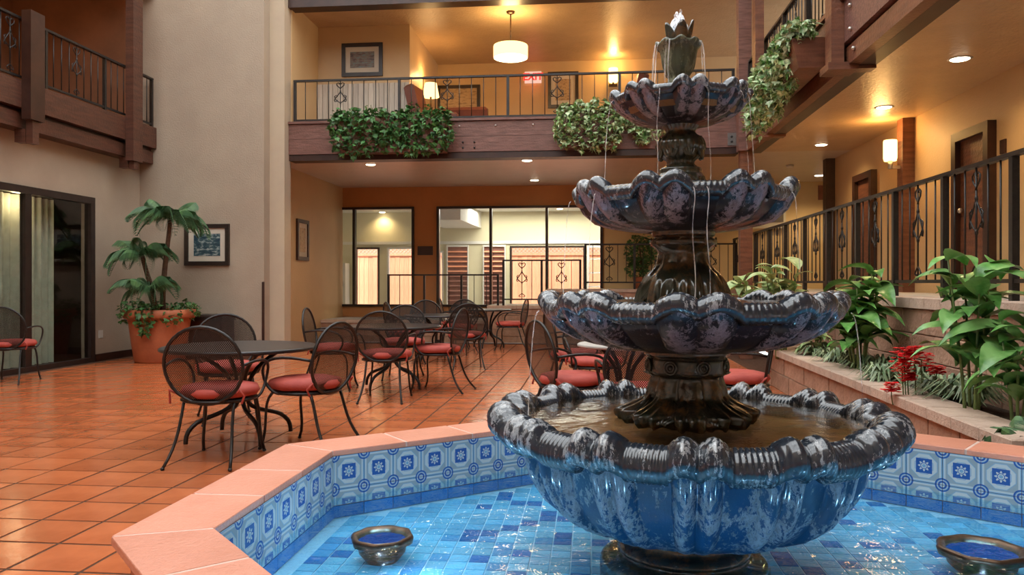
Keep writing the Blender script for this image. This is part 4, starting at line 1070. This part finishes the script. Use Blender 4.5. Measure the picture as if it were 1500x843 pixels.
# water jet & streams
m = MB()
for i in range(260):
    a = U(0, 2 * pi); rr = .028 * R() ** .5; z = 2.10 + .10 * R() * (1.15 - rr / .03); m.ball((FX - .017 + rr * cos(a), FY + rr * sin(a), z), U(.002, .0065), 6, 4, (1, 1, 1.5))
m.lathe([(.030, 2.06), (.031, 2.10), (.029, 2.125), (.020, 2.145), (.010, 2.158), (.003, 2.164)], 40, (FX - .017, FY), fn=lambda r, z, th: (r * (1 + .16 * sin(7 * th + z * 70) + .12 * sin(13 * th - z * 150)), z + .008 * sin(5 * th + z * 40) * (z > 2.13)))
T(mk('water_jet', m, M['foam']), 'white foaming water bubbling from the top of the fountain', 'water', None, 'stuff')
def stream(ox, a, r0, z0, r1, z1, w, lab, grp, fall=1):
    m = MB(); pts = []
    for i in range(15):
        t_ = i / 14; r = r0 + (r1 - r0) * t_ ** .6; z = z0 + (z1 - z0) * t_ ** 1.5
        aa = a + .01 * sin(9 * t_); pts.append((FX + cr(ox)[0] + r * cos(aa), FY + cr(ox)[1] + r * sin(aa), z))
    m.tube(pts, [w * .6 * (.7 + .5 * (i % 3) / 3) for i in range(15)], 6)
    T(mk('water_stream', m, M['jet']), lab, 'water', grp, 'stuff')
for a, lab in ((-88, 'left edge'), (-74, 'left shoulder'), (-60, 'left side'), (-30, 'front left'), (-22, 'front, left of centre'), (62, 'right side'), (76, 'right shoulder'), (90, 'right edge'), (170, 'back')):
    stream(-.017, A_(a), .080, 2.064, .098, 1.87, .0045, 'thin stream spilling over the %s of the fountain cup' % lab, 'streams off the fountain cup')
for a, lab in ((-68, 'left'), (20, 'front right'), (52, 'right'), (60, 'right side'), (-15, 'front')):
    stream(-.012, A_(a), .252, 1.85, .285, 1.53, .0028, 'thin stream falling from the %s of the top basin' % lab, 'streams off the top basin')
for a, lab in ((-84, 'left end'), (5, 'front centre'), (11, 'front, just right of centre'), (62, 'right'), (-45, 'front left')):
    stream(-.005, A_(a), .400, 1.50, .43, 1.14, .0030, 'thin stream falling from the %s of the second basin' % lab, 'streams off the second basin')
for a, lab in ((-82, 'left end'), (-76, 'left, next to the leftmost one'), (80, 'right end')):
    stream(.018, A_(a), .54, 1.10, .58, .72, .0035, 'thin stream falling from the %s of the third basin' % lab, 'streams off the third basin')
# pool lamps
def pool_lamp(px, py, r, lab, pw):
    x, y = onZ(px, py, .20)
    o = thing('pool_lamp', (x, y, ZFL), lab, 'pool lamp', 'round lamps in the pool')
    n = 40
    mk('ring', MB().lathe([(r * .78, .208), (r * .82, .232), (r * .95, .236), (r, .226), (r * .96, .205), (r * .78, .208)], n, (x, y), fn=lambda a, z, th: (a * (1 + .035 * cos(8 * th)), z), capb=False, capt=False), M['bronze'], o)
    mk('housing', MB().lathe([(r * .5, ZFL), (r * .75, .17), (r * .8, .204)], n, (x, y), capt=False), M['bronze'], o)
    mk('lens', MB().lathe([(.02, .165), (r * .5, .178), (r * .775, .214)], n, (x, y), capt=False), M['blueglow'], o)
    mk('bulb', MB().ball((x, y, .182), r * .13, 8, 5, (1, 1, .4)), M['cyanglow'], o)
    lamp('POINT', 'pool_lamp_glow', (x + .0, y, .31), pw, (.45, .75, 1), 0)
pool_lamp(560, 797, .118, 'round bronze-ringed blue pool lamp left of the fountain', 2.0)
pool_lamp(1438, 816, .15, 'round bronze-ringed blue pool lamp right of the fountain', 2.0)
for a in (-75, -35, 5, 45, 85, 180): lamp('POINT', 'underwater_fill', (FX + .95 * cos(A_(a)), FY + .95 * sin(A_(a)), .20), 1.5, (.45, .75, 1), 0)  # points without fixtures, added for a blue glow around the pedestal

# ================================================================== FURNITURE
def make_chair():
    r = thing('patio_chair', (0, 0, 0), 'x', 'chair')
    tilt = .16
    def bk(x, z): return (x, -.215 - (z - .40) * tilt, z)
    ov = [bk(.262 * cos(a), .66 + .255 * sin(a)) for a in [2 * pi * i / 32 for i in range(32)]]
    mk('back_frame', MB().tube(ov, .0125, 6, closed=True), M['iron'], r, world=False)
    m = MB(); st = .017; t_ = .0030
    for s in (1, -1):
        c = -.52
        while c < .52:
            # line z-.66 = s*1.3*x + c clipped to ellipse
            k = 1.25; a, b = .25, .243
            A2 = (1 / a ** 2 + k * k / b ** 2); B2 = 2 * s * k * c / b ** 2; C2 = c * c / b ** 2 - 1; D = B2 * B2 - 4 * A2 * C2
            if D > 0:
                x1 = (-B2 - sqrt(D)) / 2 / A2; x2 = (-B2 + sqrt(D)) / 2 / A2
                p, q = bk(x1, .66 + s * k * x1 + c), bk(x2, .66 + s * k * x2 + c)
                m.add([(p[0] - t_, p[1], p[2]), (p[0] + t_, p[1], p[2]), (q[0] + t_, q[1], q[2]), (q[0] - t_, q[1], q[2])], [(0, 1, 2, 3)])
            c += st
    mk('back_mesh', m, M['iron'], r, world=False)
    mk('seat', MB().lathe([(.235, .405), (.25, .412), (.25, .424), (.235, .43)], 28), M['iron'], r, world=False)
    def cm(a, z, th): return a * (1 + .025 * cos(8 * th)), z
    cu = mk('cushion', MB().lathe([(.19, .431), (.24, .44), (.262, .468), (.248, .500), (.18, .516), (.06, .510), (.01, .500)], 32, (0, .01), fn=cm), M['cush'], r, world=False)
    for s in (-1, 1): mk('tie', MB().tube([(s * .2, -.2, .47), (s * .235, -.24, .50), (s * .25, -.20, .46), (s * .24, -.22, .41)], .008, 5), M['cush'], cu, world=False)
    for s in (-1, 1):
        mk('leg', MB().tube(BZ([(s * .17, -.17, .41), (s * .17, -.22, .3), (s * .18, -.22, .15), (s * .22, -.36, .012)]), .011, 6).ball((s * .22, -.36, .012), .016, 6, 4, (1, 1, .75)), M['iron'], r, world=False)
        mk('leg', MB().tube(BZ([(s * .18, .16, .41), (s * .19, .26, .32), (s * .20, .16, .16), (s * .22, .24, .012)]), .011, 6).ball((s * .22, .24, .012), .016, 6, 4, (1, 1, .75)), M['iron'], r, world=False)
        mk('armrest', MB().tube(BZ([(s * .255, -.245, .66), (s * .30, -.02, .70), (s * .30, .14, .68), (s * .27, .17, .58)]) + BZ([(s * .27, .17, .58), (s * .25, .19, .50), (s * .25, .12, .42), (s * .235, .05, .415)])[1:], .0105, 6), M['iron'], r, world=False)
    return r
def BZ(p, n=8):
    P = [Vector(q) for q in p]; return [tuple(P[0] * (1 - t) ** 3 + P[1] * 3 * t * (1 - t) ** 2 + P[2] * 3 * t * t * (1 - t) + P[3] * t ** 3) for t in [i / n for i in range(n + 1)]]
def make_table(r_, lab, grp, mt='ptop', zt=.72):
    r = thing('patio_table', (0, 0, 0), lab, 'table', grp)
    mk('tabletop', MB().lathe([(r_ - .01, zt - .028), (r_, zt - .022), (r_, zt - .006), (r_ - .01, zt), (r_ - .03, zt - .002)], 48), M[mt], r, world=False)
    mk('hub', MB().lathe([(.05, .30), (.06, .32), (.05, .34)], 16), M['iron'], r, world=False)
    for k in range(4):
        a = pi / 4 + k * pi / 2; c, s = cos(a), sin(a)
        f = lambda q, z: (q * c, q * s, z)
        pts = BZ([f(r_ * .62, zt - .03), f(r_ * .3, zt - .12), f(.04, .50), f(.05, .32)]) + BZ([f(.05, .32), f(.06, .20), f(r_ * .5, .22), f(r_ * .62, .14)])[1:] + BZ([f(r_ * .62, .14), f(r_ * .70, .10), f(r_ * .70, .05), f(r_ * .70, .02)], 4)[1:]
        mk('leg', MB().tube(pts, .017, 7), M['iron'], r, world=False)
    return r
CH = make_chair(); used = [False]
def chair(px, d, target, lab, grp, rz=None, dz=0):
    x, y = W(px, d)
    if rz is None: tx_, ty_ = target; rz = atan2(ty_ - y, tx_ - x) - pi / 2
    o = CH if not used[0] else copy_tree(CH)
    used[0] = True; o.location = (x, y, 0); o.rotation_euler = (0, 0, rz + rad(dz)); o['label'] = lab; o['group'] = grp; o['category'] = 'chair'
    return o
TBL = {}
for nm, px, d, r_, lab, rot in (('near', 352, 6.0, .575, 'nearest dark round metal patio table at the left', 0), ('mid', 575, 8.9, .55, 'second dark round patio table behind the nearest one', 20), ('far', 642, 11.9, .52, 'third round patio table in the middle distance', 10), ('wall', 716, 14.4, .42, 'small round patio table by the back block wall', 30), ('right', 914, 6.25, .37, 'small pale-topped round table behind the fountain', 15)):
    x, y = W(px, d); t_ = make_table(r_, lab, 'round patio tables', 'ptop' if nm != 'right' else 'concrete'); t_.location = (x, y, 0); t_.rotation_euler = (0, 0, rad(rot)); TBL[nm] = (x, y)
G1, G2, G3, G4, G5 = ['chairs around the %s table' % s for s in ('nearest', 'second', 'third', 'small back-wall', 'fountain-side')]
chair(322, 5.36, TBL['near'], 'iron patio chair in front of the nearest table, seen from behind', G1, rz=rad(3))
chair(334, 6.85, TBL['near'], 'iron patio chair on the far side of the nearest table', G1)
chair(449, 5.75, TBL['near'], 'iron patio chair right of the nearest table, facing left', G1, rz=rad(72))
chair(566, 8.1, TBL['mid'], 'iron patio chair in front of the second table, seen from behind', G2, rz=rad(4))
chair(487, 8.9, TBL['mid'], 'iron patio chair left of the second table, behind the left-facing chair', G2)
chair(642, 8.75, TBL['mid'], 'iron patio chair right of the second table, side on', G2)
chair(590, 9.8, TBL['mid'], 'iron patio chair on the far side of the second table', G2)
chair(684, 11.1, TBL['far'], 'iron patio chair at the third table with its back to us', G3, rz=rad(14))
chair(594, 11.7, TBL['far'], 'iron patio chair left of the third table', G3)
chair(628, 12.7, TBL['far'], 'iron patio chair behind the third table, under the window pier', G3)
chair(748, 14.1, TBL['wall'], 'farthest iron patio chair facing left before the block wall', G4, rz=rad(83))
chair(668, 14.4, TBL['wall'], 'iron patio chair left of the small back-wall table', G4)
chair(672, 13.2, TBL['far'], 'iron patio chair far behind between third table and back wall', G4, rz=rad(170))
chair(837, 6.0, TBL['right'], 'iron patio chair left of the fountain-side table, facing right', G5, rz=rad(-62))
chair(937, 5.3, TBL['right'], 'iron mesh-back patio chair directly behind the fountain column', G5, rz=rad(4))
chair(872, 7.4, TBL['right'], 'iron patio chair on the far side of the fountain-side table', G5)
chair(842, 8.1, TBL['right'], 'iron patio chair farthest behind the fountain-side table', G5, rz=rad(-75))
chair(1078, 6.1, TBL['right'], 'iron patio chair right of the fountain column near the planter', G5, rz=rad(75))
chair(18, 9.5, (-5, 9), 'lone iron patio chair by the left glass door', 'lone chair by the glass door', rz=rad(15))

# ================================================================== PLANTS
def leafcloud(pts, size, mt, name, parent, world=True, droop=.3):
    """many small five-cornered ivy leaves at given points; one stuff mesh"""
    m = MB()
    for p in pts:
        s = size * U(.6, 1.25); yaw = U(0, 2 * pi); pit = U(-1.1, .5) - droop; rol = U(-.6, .6)
        Rm = Matrix.Rotation(yaw, 3, 'Z') @ Matrix.Rotation(pit, 3, 'X') @ Matrix.Rotation(rol, 3, 'Y'); P = Vector(p)
        sh = [(0, 0, 0), (-.45, .15, .05), (-.5, .5, 0), (-.18, .62, -.02), (0, 1.1, -.12), (.18, .62, -.02), (.5, .5, 0), (.45, .15, .05), (0, .4, -.08)]
        m.add([P + Rm @ (Vector(q) * s) for q in sh], [(8, 0, 1), (8, 1, 2), (8, 2, 3), (8, 3, 4), (8, 4, 5), (8, 5, 6), (8, 6, 7), (8, 7, 0)])
    o = mk(name, m, M[mt], parent, world=world); o['kind'] = 'stuff'; return o
def blob(c, r, n):
    out = []
    for _ in range(n):
        while True:
            q = (U(-1, 1), U(-1, 1), U(-1, 1))
            l = q[0] ** 2 + q[1] ** 2 + q[2] ** 2
            if .35 < l < 1: break
        out.append((c[0] + q[0] * r[0], c[1] + q[1] * r[1], c[2] + q[2] * r[2]))
    return out
def vines(pts, c0, mt, name, parent):
    m = MB()
    for p in pts: m.tube(BZ([c0(p), (p[0], p[1], p[2] + .12), (p[0], p[1], p[2] + .05), p], 4), .003, 4)
    mk(name, m, M[mt], parent)
# back gallery ivy planters
def back_planter(pxa, pxb, lab, mt, n, tail=None, ytop=168, ybot=218, leaf=.065):
    xa = onY(pxa, YB)[1]; xb = onY(pxb, YB)[1]; d = onY((pxa + pxb) / 2, YB)[0]
    zt, zb = Zat(ytop, d), Zat(ybot, d)
    r = thing('ivy_planter', ((xa + xb) / 2, YB, zb), lab, 'planter', 'ivy planters on the back beam')
    m = MB().prism([(xa + .1, YB - .28), (xb - .08, YB - .28), (xb - .08, YB - .035), (xa + .1, YB - .035)], zb + .06, zt - .14)
    mk('planter_box', m, M['wood'], r)
    mk('soil', MB().box(xa + .12, xb - .1, YB - .26, YB - .05, zt - .139, zt - .12), M['soil'], r)
    pts = []
    k = int((xb - xa) / .22)
    for i in range(k):
        cx = xa + (i + .5) * (xb - xa) / k; hz_ = U(.8, 1.05)
        pts += blob((cx, YB - .27, (zt + zb) / 2 + .03), (.19, .14, (zt - zb) / 2 * hz_ + .05), n // k)
    if tail:
        for (px, py0, py1, nn) in tail:
            X = onY(px, YB - .1)[1]
            for _ in range(nn): pts.append((X + U(-.09, .09), YB - .1 + U(-.05, .03), Zat(U(py0, py1), d)))
    leafcloud(pts, leaf, mt, 'ivy_leaves', r)
    sub = random.sample(pts, 30); vines(sub, lambda p: (p[0] + U(-.1, .1), YB - .15, zt - .08), 'stem', 'vine', r)
back_planter(495, 663, 'long planter of dark green ivy on the left of the back beam', 'ivyd', 2200, ytop=164, ybot=232, leaf=.085)
back_planter(818, 905, 'planter of pale variegated ivy on the back beam beside the fountain top', 'ivy', 1500, leaf=.08, tail=[(928, 180, 196, 60), (940, 185, 214, 70), (952, 190, 208, 40), (915, 172, 186, 60), (972, 185, 200, 40)], ytop=156, ybot=224)
# right balcony planter with ivy mass
yy = onX(1180, XR)[1]
rp = thing('ivy_planter', (XR - .2, yy, ZB0 + .2), 'tapered wooden planter with pale ivy cascading from the right balcony', 'planter')
def taper(y0, y1, z0, z1):
    m = MB(); i_ = .05
    v = [(XR - .3, y0 + i_, z0), (XR - .05, y0 + i_, z0), (XR - .05, y1 - i_, z0), (XR - .3, y1 - i_, z0), (XR - .38, y0, z1), (XR - .05, y0, z1), (XR - .05, y1, z1), (XR - .38, y1, z1)]
    return m.add(v, [(3, 2, 1, 0), (4, 5, 6, 7), (0, 1, 5, 4), (1, 2, 6, 5), (2, 3, 7, 6), (3, 0, 4, 7)])
ya, yb_ = onX(1160, XR - .38)[1] , onX(1118, XR - .3)[1]
dn = onX(1197, XR - .3)[0]
mk('planter_box', taper(ya, yb_, ZB0 + .11, ZB0 + .40), M['wood'], rp)
mk('soil', MB().box(XR - .36, XR - .06, ya + .03, yb_ - .03, ZB0 + .401, ZB0 + .412), M['soil'], rp)
pts = []
k = 24
for i in range(k):
    t_ = i / (k - 1); y = ya + .08 + (yb_ - ya + .35) * t_
    zt = ZB0 + .47 + .07 * sin(t_ * 3); hang = (.02 + .62 * sin(min(1, t_ * 1.9) * pi / 2)) * U(.85, 1.1)
    pts += blob((XR - .30 + .02 * sin(i), y, zt - hang / 2 + .04), (.17, .2, hang / 2 + .10), 130)
leafcloud(pts, .085, 'ivy', 'ivy_leaves', rp)
vines(random.sample(pts, 60), lambda p: (XR - .22, p[1] + U(-.1, .1), ZB0 + .47), 'stem', 'vine', rp)

# palm in the big pot
X, Y = W(234, 12.05)
pp = thing('potted_palm', (X, Y, 0), 'three-crowned palm in a big terracotta pot by the cream corner', 'potted plant')
mk('pot', MB().lathe([(.34, 0), (.36, .02), (.40, .30), (.44, .60), (.455, .66), (.50, .665), (.52, .70), (.52, .79), (.49, .80), (.46, .78), (.45, .72)], 36, (X, Y)), M['pot'], pp)
mk('soil', MB().lathe([(.449, .715), (.01, .73)], 24, (X, Y)), M['soil'], pp)
def frond_mesh(L_, drop, wid, n=13):
    m = MB(); pts = []
    for i in range(n + 1):
        t_ = i / n; pts.append(Vector((L_ * (t_ * (.98 - .22 * t_)), 0, L_ * (.80 * t_ - (drop + .25) * t_ ** 2))))
    m.tube(pts, [.010 * (1 - .8 * i / n) for i in range(n + 1)], 4)
    for i in range(2, n + 1):
        for s in (-1, 1):
            for q in (0, .5):
                t_ = (i - q) / n; p = pts[i] if q == 0 else (pts[i] + pts[i - 1]) / 2
                l = wid * (sin(pi * min(1, t_ * .93 + .08)) ** .6) + .03
                tip = p + Vector((l * .75, s * l * .55, -l * .95)); mid = p + Vector((l * .45, s * l * .42, -l * .22)); w = Vector((.011, 0, 0))
                m.add([p - w * .6, p + w * .6, mid + w * 1.2, tip, mid - w * 1.2], [(0, 1, 2, 4), (4, 2, 3)])
    me = m.mesh('frond'); me.materials.append(M['palm']); return me
FM = [frond_mesh(.62, .95, .20), frond_mesh(.55, .6, .18), frond_mesh(.48, .25, .15), frond_mesh(.68, 1.15, .20)]
for cx, cy, cz, nn, s in ((.17, 0, 2.18, 22, 1.0), (-.22, -.1, 1.62, 18, .92), (.0, -.28, 1.10, 14, .9)):
    mk('trunk', MB().tube(BZ([(X + cx * .3, Y + cy * .3, .72), (X + cx * .2, Y + cy * .4, .72 + (cz - .72) * .4), (X + cx * .8, Y + cy, .72 + (cz - .72) * .7), (X + cx, Y + cy, cz)]), [.045, .042, .04, .04, .038, .036, .034, .034, .03], 8), M['bark'], pp)
    for i in range(nn):
        inst('frond', FM[i % 4], pp, (cx, cy, cz), (U(-.2, .2), U(-.5, .05), 2 * pi * i / nn + U(-.2, .2)), (s * U(.85, 1.1),) * 3)
pts = []
for i in range(9):
    a = i / 9 * 2 * pi; pts += blob((X + .42 * cos(a), Y + .42 * sin(a), .82 - .06 * (i % 3)), (.2, .2, .15), 65)
pts += blob((X + .05, Y - .5, .66), (.16, .08, .24), 90)
leafcloud(pts, .075, 'ivyd', 'ground_ivy', pp)

# big leaf plants in the planter bed
def bigleaf(L_, w):
    m = MB(); vs = []; fs = []; NI, NJ = 8, 4
    for i in range(NI + 1):
        t_ = i / NI; ww = w * (sin(pi * t_ ** .8) ** .75) * (1 - .15 * t_) if 0 < t_ < 1 else .002
        x = L_ * t_; z = .12 * L_ * sin(pi * t_) - .35 * L_ * t_ ** 2.5
        for j in range(NJ + 1):
            s = (j / NJ - .5) * 2; vs.append((x - .08 * L_ * abs(s) * (t_ < .3), s * ww, z + .28 * ww * abs(s) + .01 * sin(9 * t_) * abs(s)))
    for i in range(NI):
        for j in range(NJ): q = i * (NJ + 1) + j; fs.append((q, q + 1, q + NJ + 2, q + NJ + 1))
    return m.add(vs, fs, True)
def leafplant(x, y, h, nstem, lab, mt='big', L_=.26, w=.065, grp=None, spread=.16, per=6, zb=.37):
    r = thing('leafy_plant', (x, y, zb), lab, 'plant', grp)
    me = bigleaf(L_, w).mesh('leaf'); me.materials.append(M[mt])
    me2 = bigleaf(L_ * .8, w * .8).mesh('leaf'); me2.materials.append(M[mt])
    for s in range(nstem):
        a = 2 * pi * s / nstem + U(-.4, .4); tx_, ty_ = spread * cos(a) * U(.4, 1), spread * sin(a) * U(.4, 1); hh = h * U(.62, 1)
        P = BZ([(tx_ * .3, ty_ * .3, -.02), (tx_ * .4, ty_ * .4, hh * .4), (tx_ * .8, ty_ * .8, hh * .7), (tx_, ty_, hh)], 8)
        mk('stem', MB().tube(P, [.011 - .0007 * i for i in range(9)], 6), M['stem'], r, world=False)
        for k in range(per):
            i = min(8, 2 + round(6 * (k + 1) / per)); b = P[i]; aa = a + k * 2.4 + U(-.3, .3)
            inst('leaf', me if R() < .6 else me2, r, b, (U(-.3, .3), U(-.75, .15), aa), (U(.75, 1.15),) * 3)
    return r
x, y = W(1258, 6.9)
leafplant(x, y, .94, 10, 'tall broad-leaved green plant in the planter right of the fountain', 'big', .32, .095, 'broad-leaved plants in the planter', .24, 8)
x, y = W(1425, 4.7)
leafplant(x - .0, y, .98, 6, 'nearest dark broad-leaved plant at the right picture edge', 'big', .30, .09, 'broad-leaved plants in the planter', .2, 7)
x, y = W(1100, 9.2); leafplant(x, y, .95, 10, 'pale variegated leafy plant beside the brown corner post', 'bigpale', .29, .08, 'broad-leaved plants in the planter', .2, 7)
x, y = W(1143, 8.8); leafplant(x, y, 1.0, 10, 'variegated leafy plant between the fountain rim and right railing', 'bigpale', .29, .08, 'broad-leaved plants in the planter', .2, 7)
x, y = W(1195, 8.2); leafplant(x, y, .5, 4, 'low yellow-green plant at the foot of the tall broad-leaved plant', 'bigpale', .24, .065, 'broad-leaved plants in the planter', .16, 6)
x, y = W(1490, 4.35); leafplant(x, y, .62, 4, 'broad-leaved plant cut by the right picture edge', 'big', .28, .085, 'broad-leaved plants in the planter', .14, 5)
# grass tufts
def tuft(px, py, lab, rr=.2, n=60, h=.2, mt='grass', grp='striped grass tufts in the planter', w=.010):
    n = int(n * 1.7); rr *= 1.2
    x, y = onZ(px, py, .38); r = thing('grass_tuft', (x, y, .37), lab, 'plant', grp)
    m = MB()
    for i in range(n):
        a = U(0, 2 * pi); L_ = rr * U(.6, 1.1); hh = h * U(.6, 1.1); bx_, by_ = U(-.04, .04), U(-.04, .04)
        c, s = cos(a), sin(a); P = [(bx_ + c * L_ * t_, by_ + s * L_ * t_, hh * (2.4 * t_ - 2.0 * t_ * t_)) for t_ in (0, .3, .6, 1)]
        vs = []
        for k, p in enumerate(P): ww = w * (1, 1.1, .9, .1)[k]; vs += [(p[0] - s * ww, p[1] + c * ww, p[2]), (p[0] + s * ww, p[1] - c * ww, p[2])]
        m.add(vs, [(0, 1, 3, 2), (2, 3, 5, 4), (4, 5, 7, 6)])
    o = mk('blades', m, M[mt], r, world=False); o['kind'] = 'stuff'
    m = MB().ball((0, 0, 0), .04, 8, 4, (1, 1, .6)); mk('crown', m, M['stem'], r, world=False)
for px, py, lab, n, rr in ((1150, 508, 'pale grass tuft at the far end of the planter', 60, .22), (1178, 500, 'pale grass tuft behind the curb, near the brown post', 60, .22), (1195, 530, 'green grass tuft under the tall broad-leaved plant', 60, .22), (1225, 540, 'small striped tuft on the curb before the tall plant', 60, .2),
                       (1262, 550, 'striped grass tuft spilling over the curb', 70, .22), (1295, 552, 'full striped tuft left of the red flowers', 80, .22), (1290, 570, 'low striped tuft touching the curb below the flowers', 60, .18), (1350, 560, 'broad dark tuft right of the red flowers', 90, .28), (1385, 590, 'large dark striped tuft in the middle of the bed', 90, .28), (1420, 600, 'dark grass tuft beneath the nearest leafy plant', 80, .25)):
    tuft(px, py, lab, rr, n, .26)
x, y = onZ(1488, 655, .40)
pf = thing('grass_tuft', (x + .1, y + .1, .37), 'feathery palm fronds leaning in at the lower right edge', 'plant')
for i in range(9):
    inst('frond', FM[i % 3], pf, (0, 0, .02), (U(-.2, .2), U(-.5, .0), 2 * pi * i / 9 + U(-.2, .2)), (.42 * U(.85, 1.1),) * 3)
mk('crown', MB().ball((0, 0, .02), .04, 8, 4), M['stem'], pf, world=False)
# red flowers
for px, py, z, s, lab in ((1325, 520, .62, .055, 'upper left red flower cluster in the planter'), (1350, 528, .60, .055, 'red flower cluster right of the middle in the planter'), (1322, 538, .56, .045, 'red flower cluster below the uppermost one'), (1372, 544, .54, .035, 'rightmost small red flower cluster'), (1330, 553, .50, .035, 'small red cluster near the striped blades'), (1306, 568, .45, .035, 'lowest pinkish red cluster hanging over the curb'), (1340, 515, .66, .035, 'topmost small red flower cluster')):
    x, y = W(px, 5.25); z = Zat(py, 5.25)
    r = thing('flower_cluster', (x, y, z), lab, 'flower', 'red flower clusters in the planter')
    m = MB()
    for _ in range(46):
        c = Vector((U(-1, 1), U(-1, 1), U(-.7, .7))) * s * 1.25; k0 = U(0, 6)
        for q in range(5):
            a = k0 + 2 * pi * q / 5; u = Vector((cos(a), sin(a), .35)) * .022; w_ = Vector((-sin(a), cos(a), 0)) * .013
            m.add([c, c + u * .6 + w_, c + u, c + u * .6 - w_], [(0, 1, 2, 3)])
    o = mk('petals', m, M['red'], r, world=False); o['kind'] = 'stuff'
    mk('stem', MB().tube(BZ([(0, 0, 0), (0, .01, -.05), (.01, .02, -.1), (.02, .03, .38 - z)]), .004, 5), M['stem'], r, world=False)
# small potted tree on back walkway
x, y = W(942, 13.8); zt = 1.0
x, y = W(940, 15.2)
x, y = W(938, 16.35)
tr = thing('potted_tree', (x, y, 1.08), 'small dark green tree standing behind the fountain column', 'tree')
mk('pot', MB().lathe([(.13, 1.08), (.16, 1.3), (.17, 1.32), (.16, 1.33)], 20, (x, y)), M['pot'], tr)
mk('trunk', MB().tube([(x, y, 1.3), (x + .02, y, 1.6), (x - .02, y, 2.0)], [.025, .02, .012], 6), M['bark'], tr)
pts = blob((x, y, 1.86), (.33, .28, .38), 480) + blob((x - .05, y, 1.5), (.26, .22, .25), 180)
leafcloud(pts, .075, 'ivyd', 'leaves', tr)
pts = [(x, y, 0)]
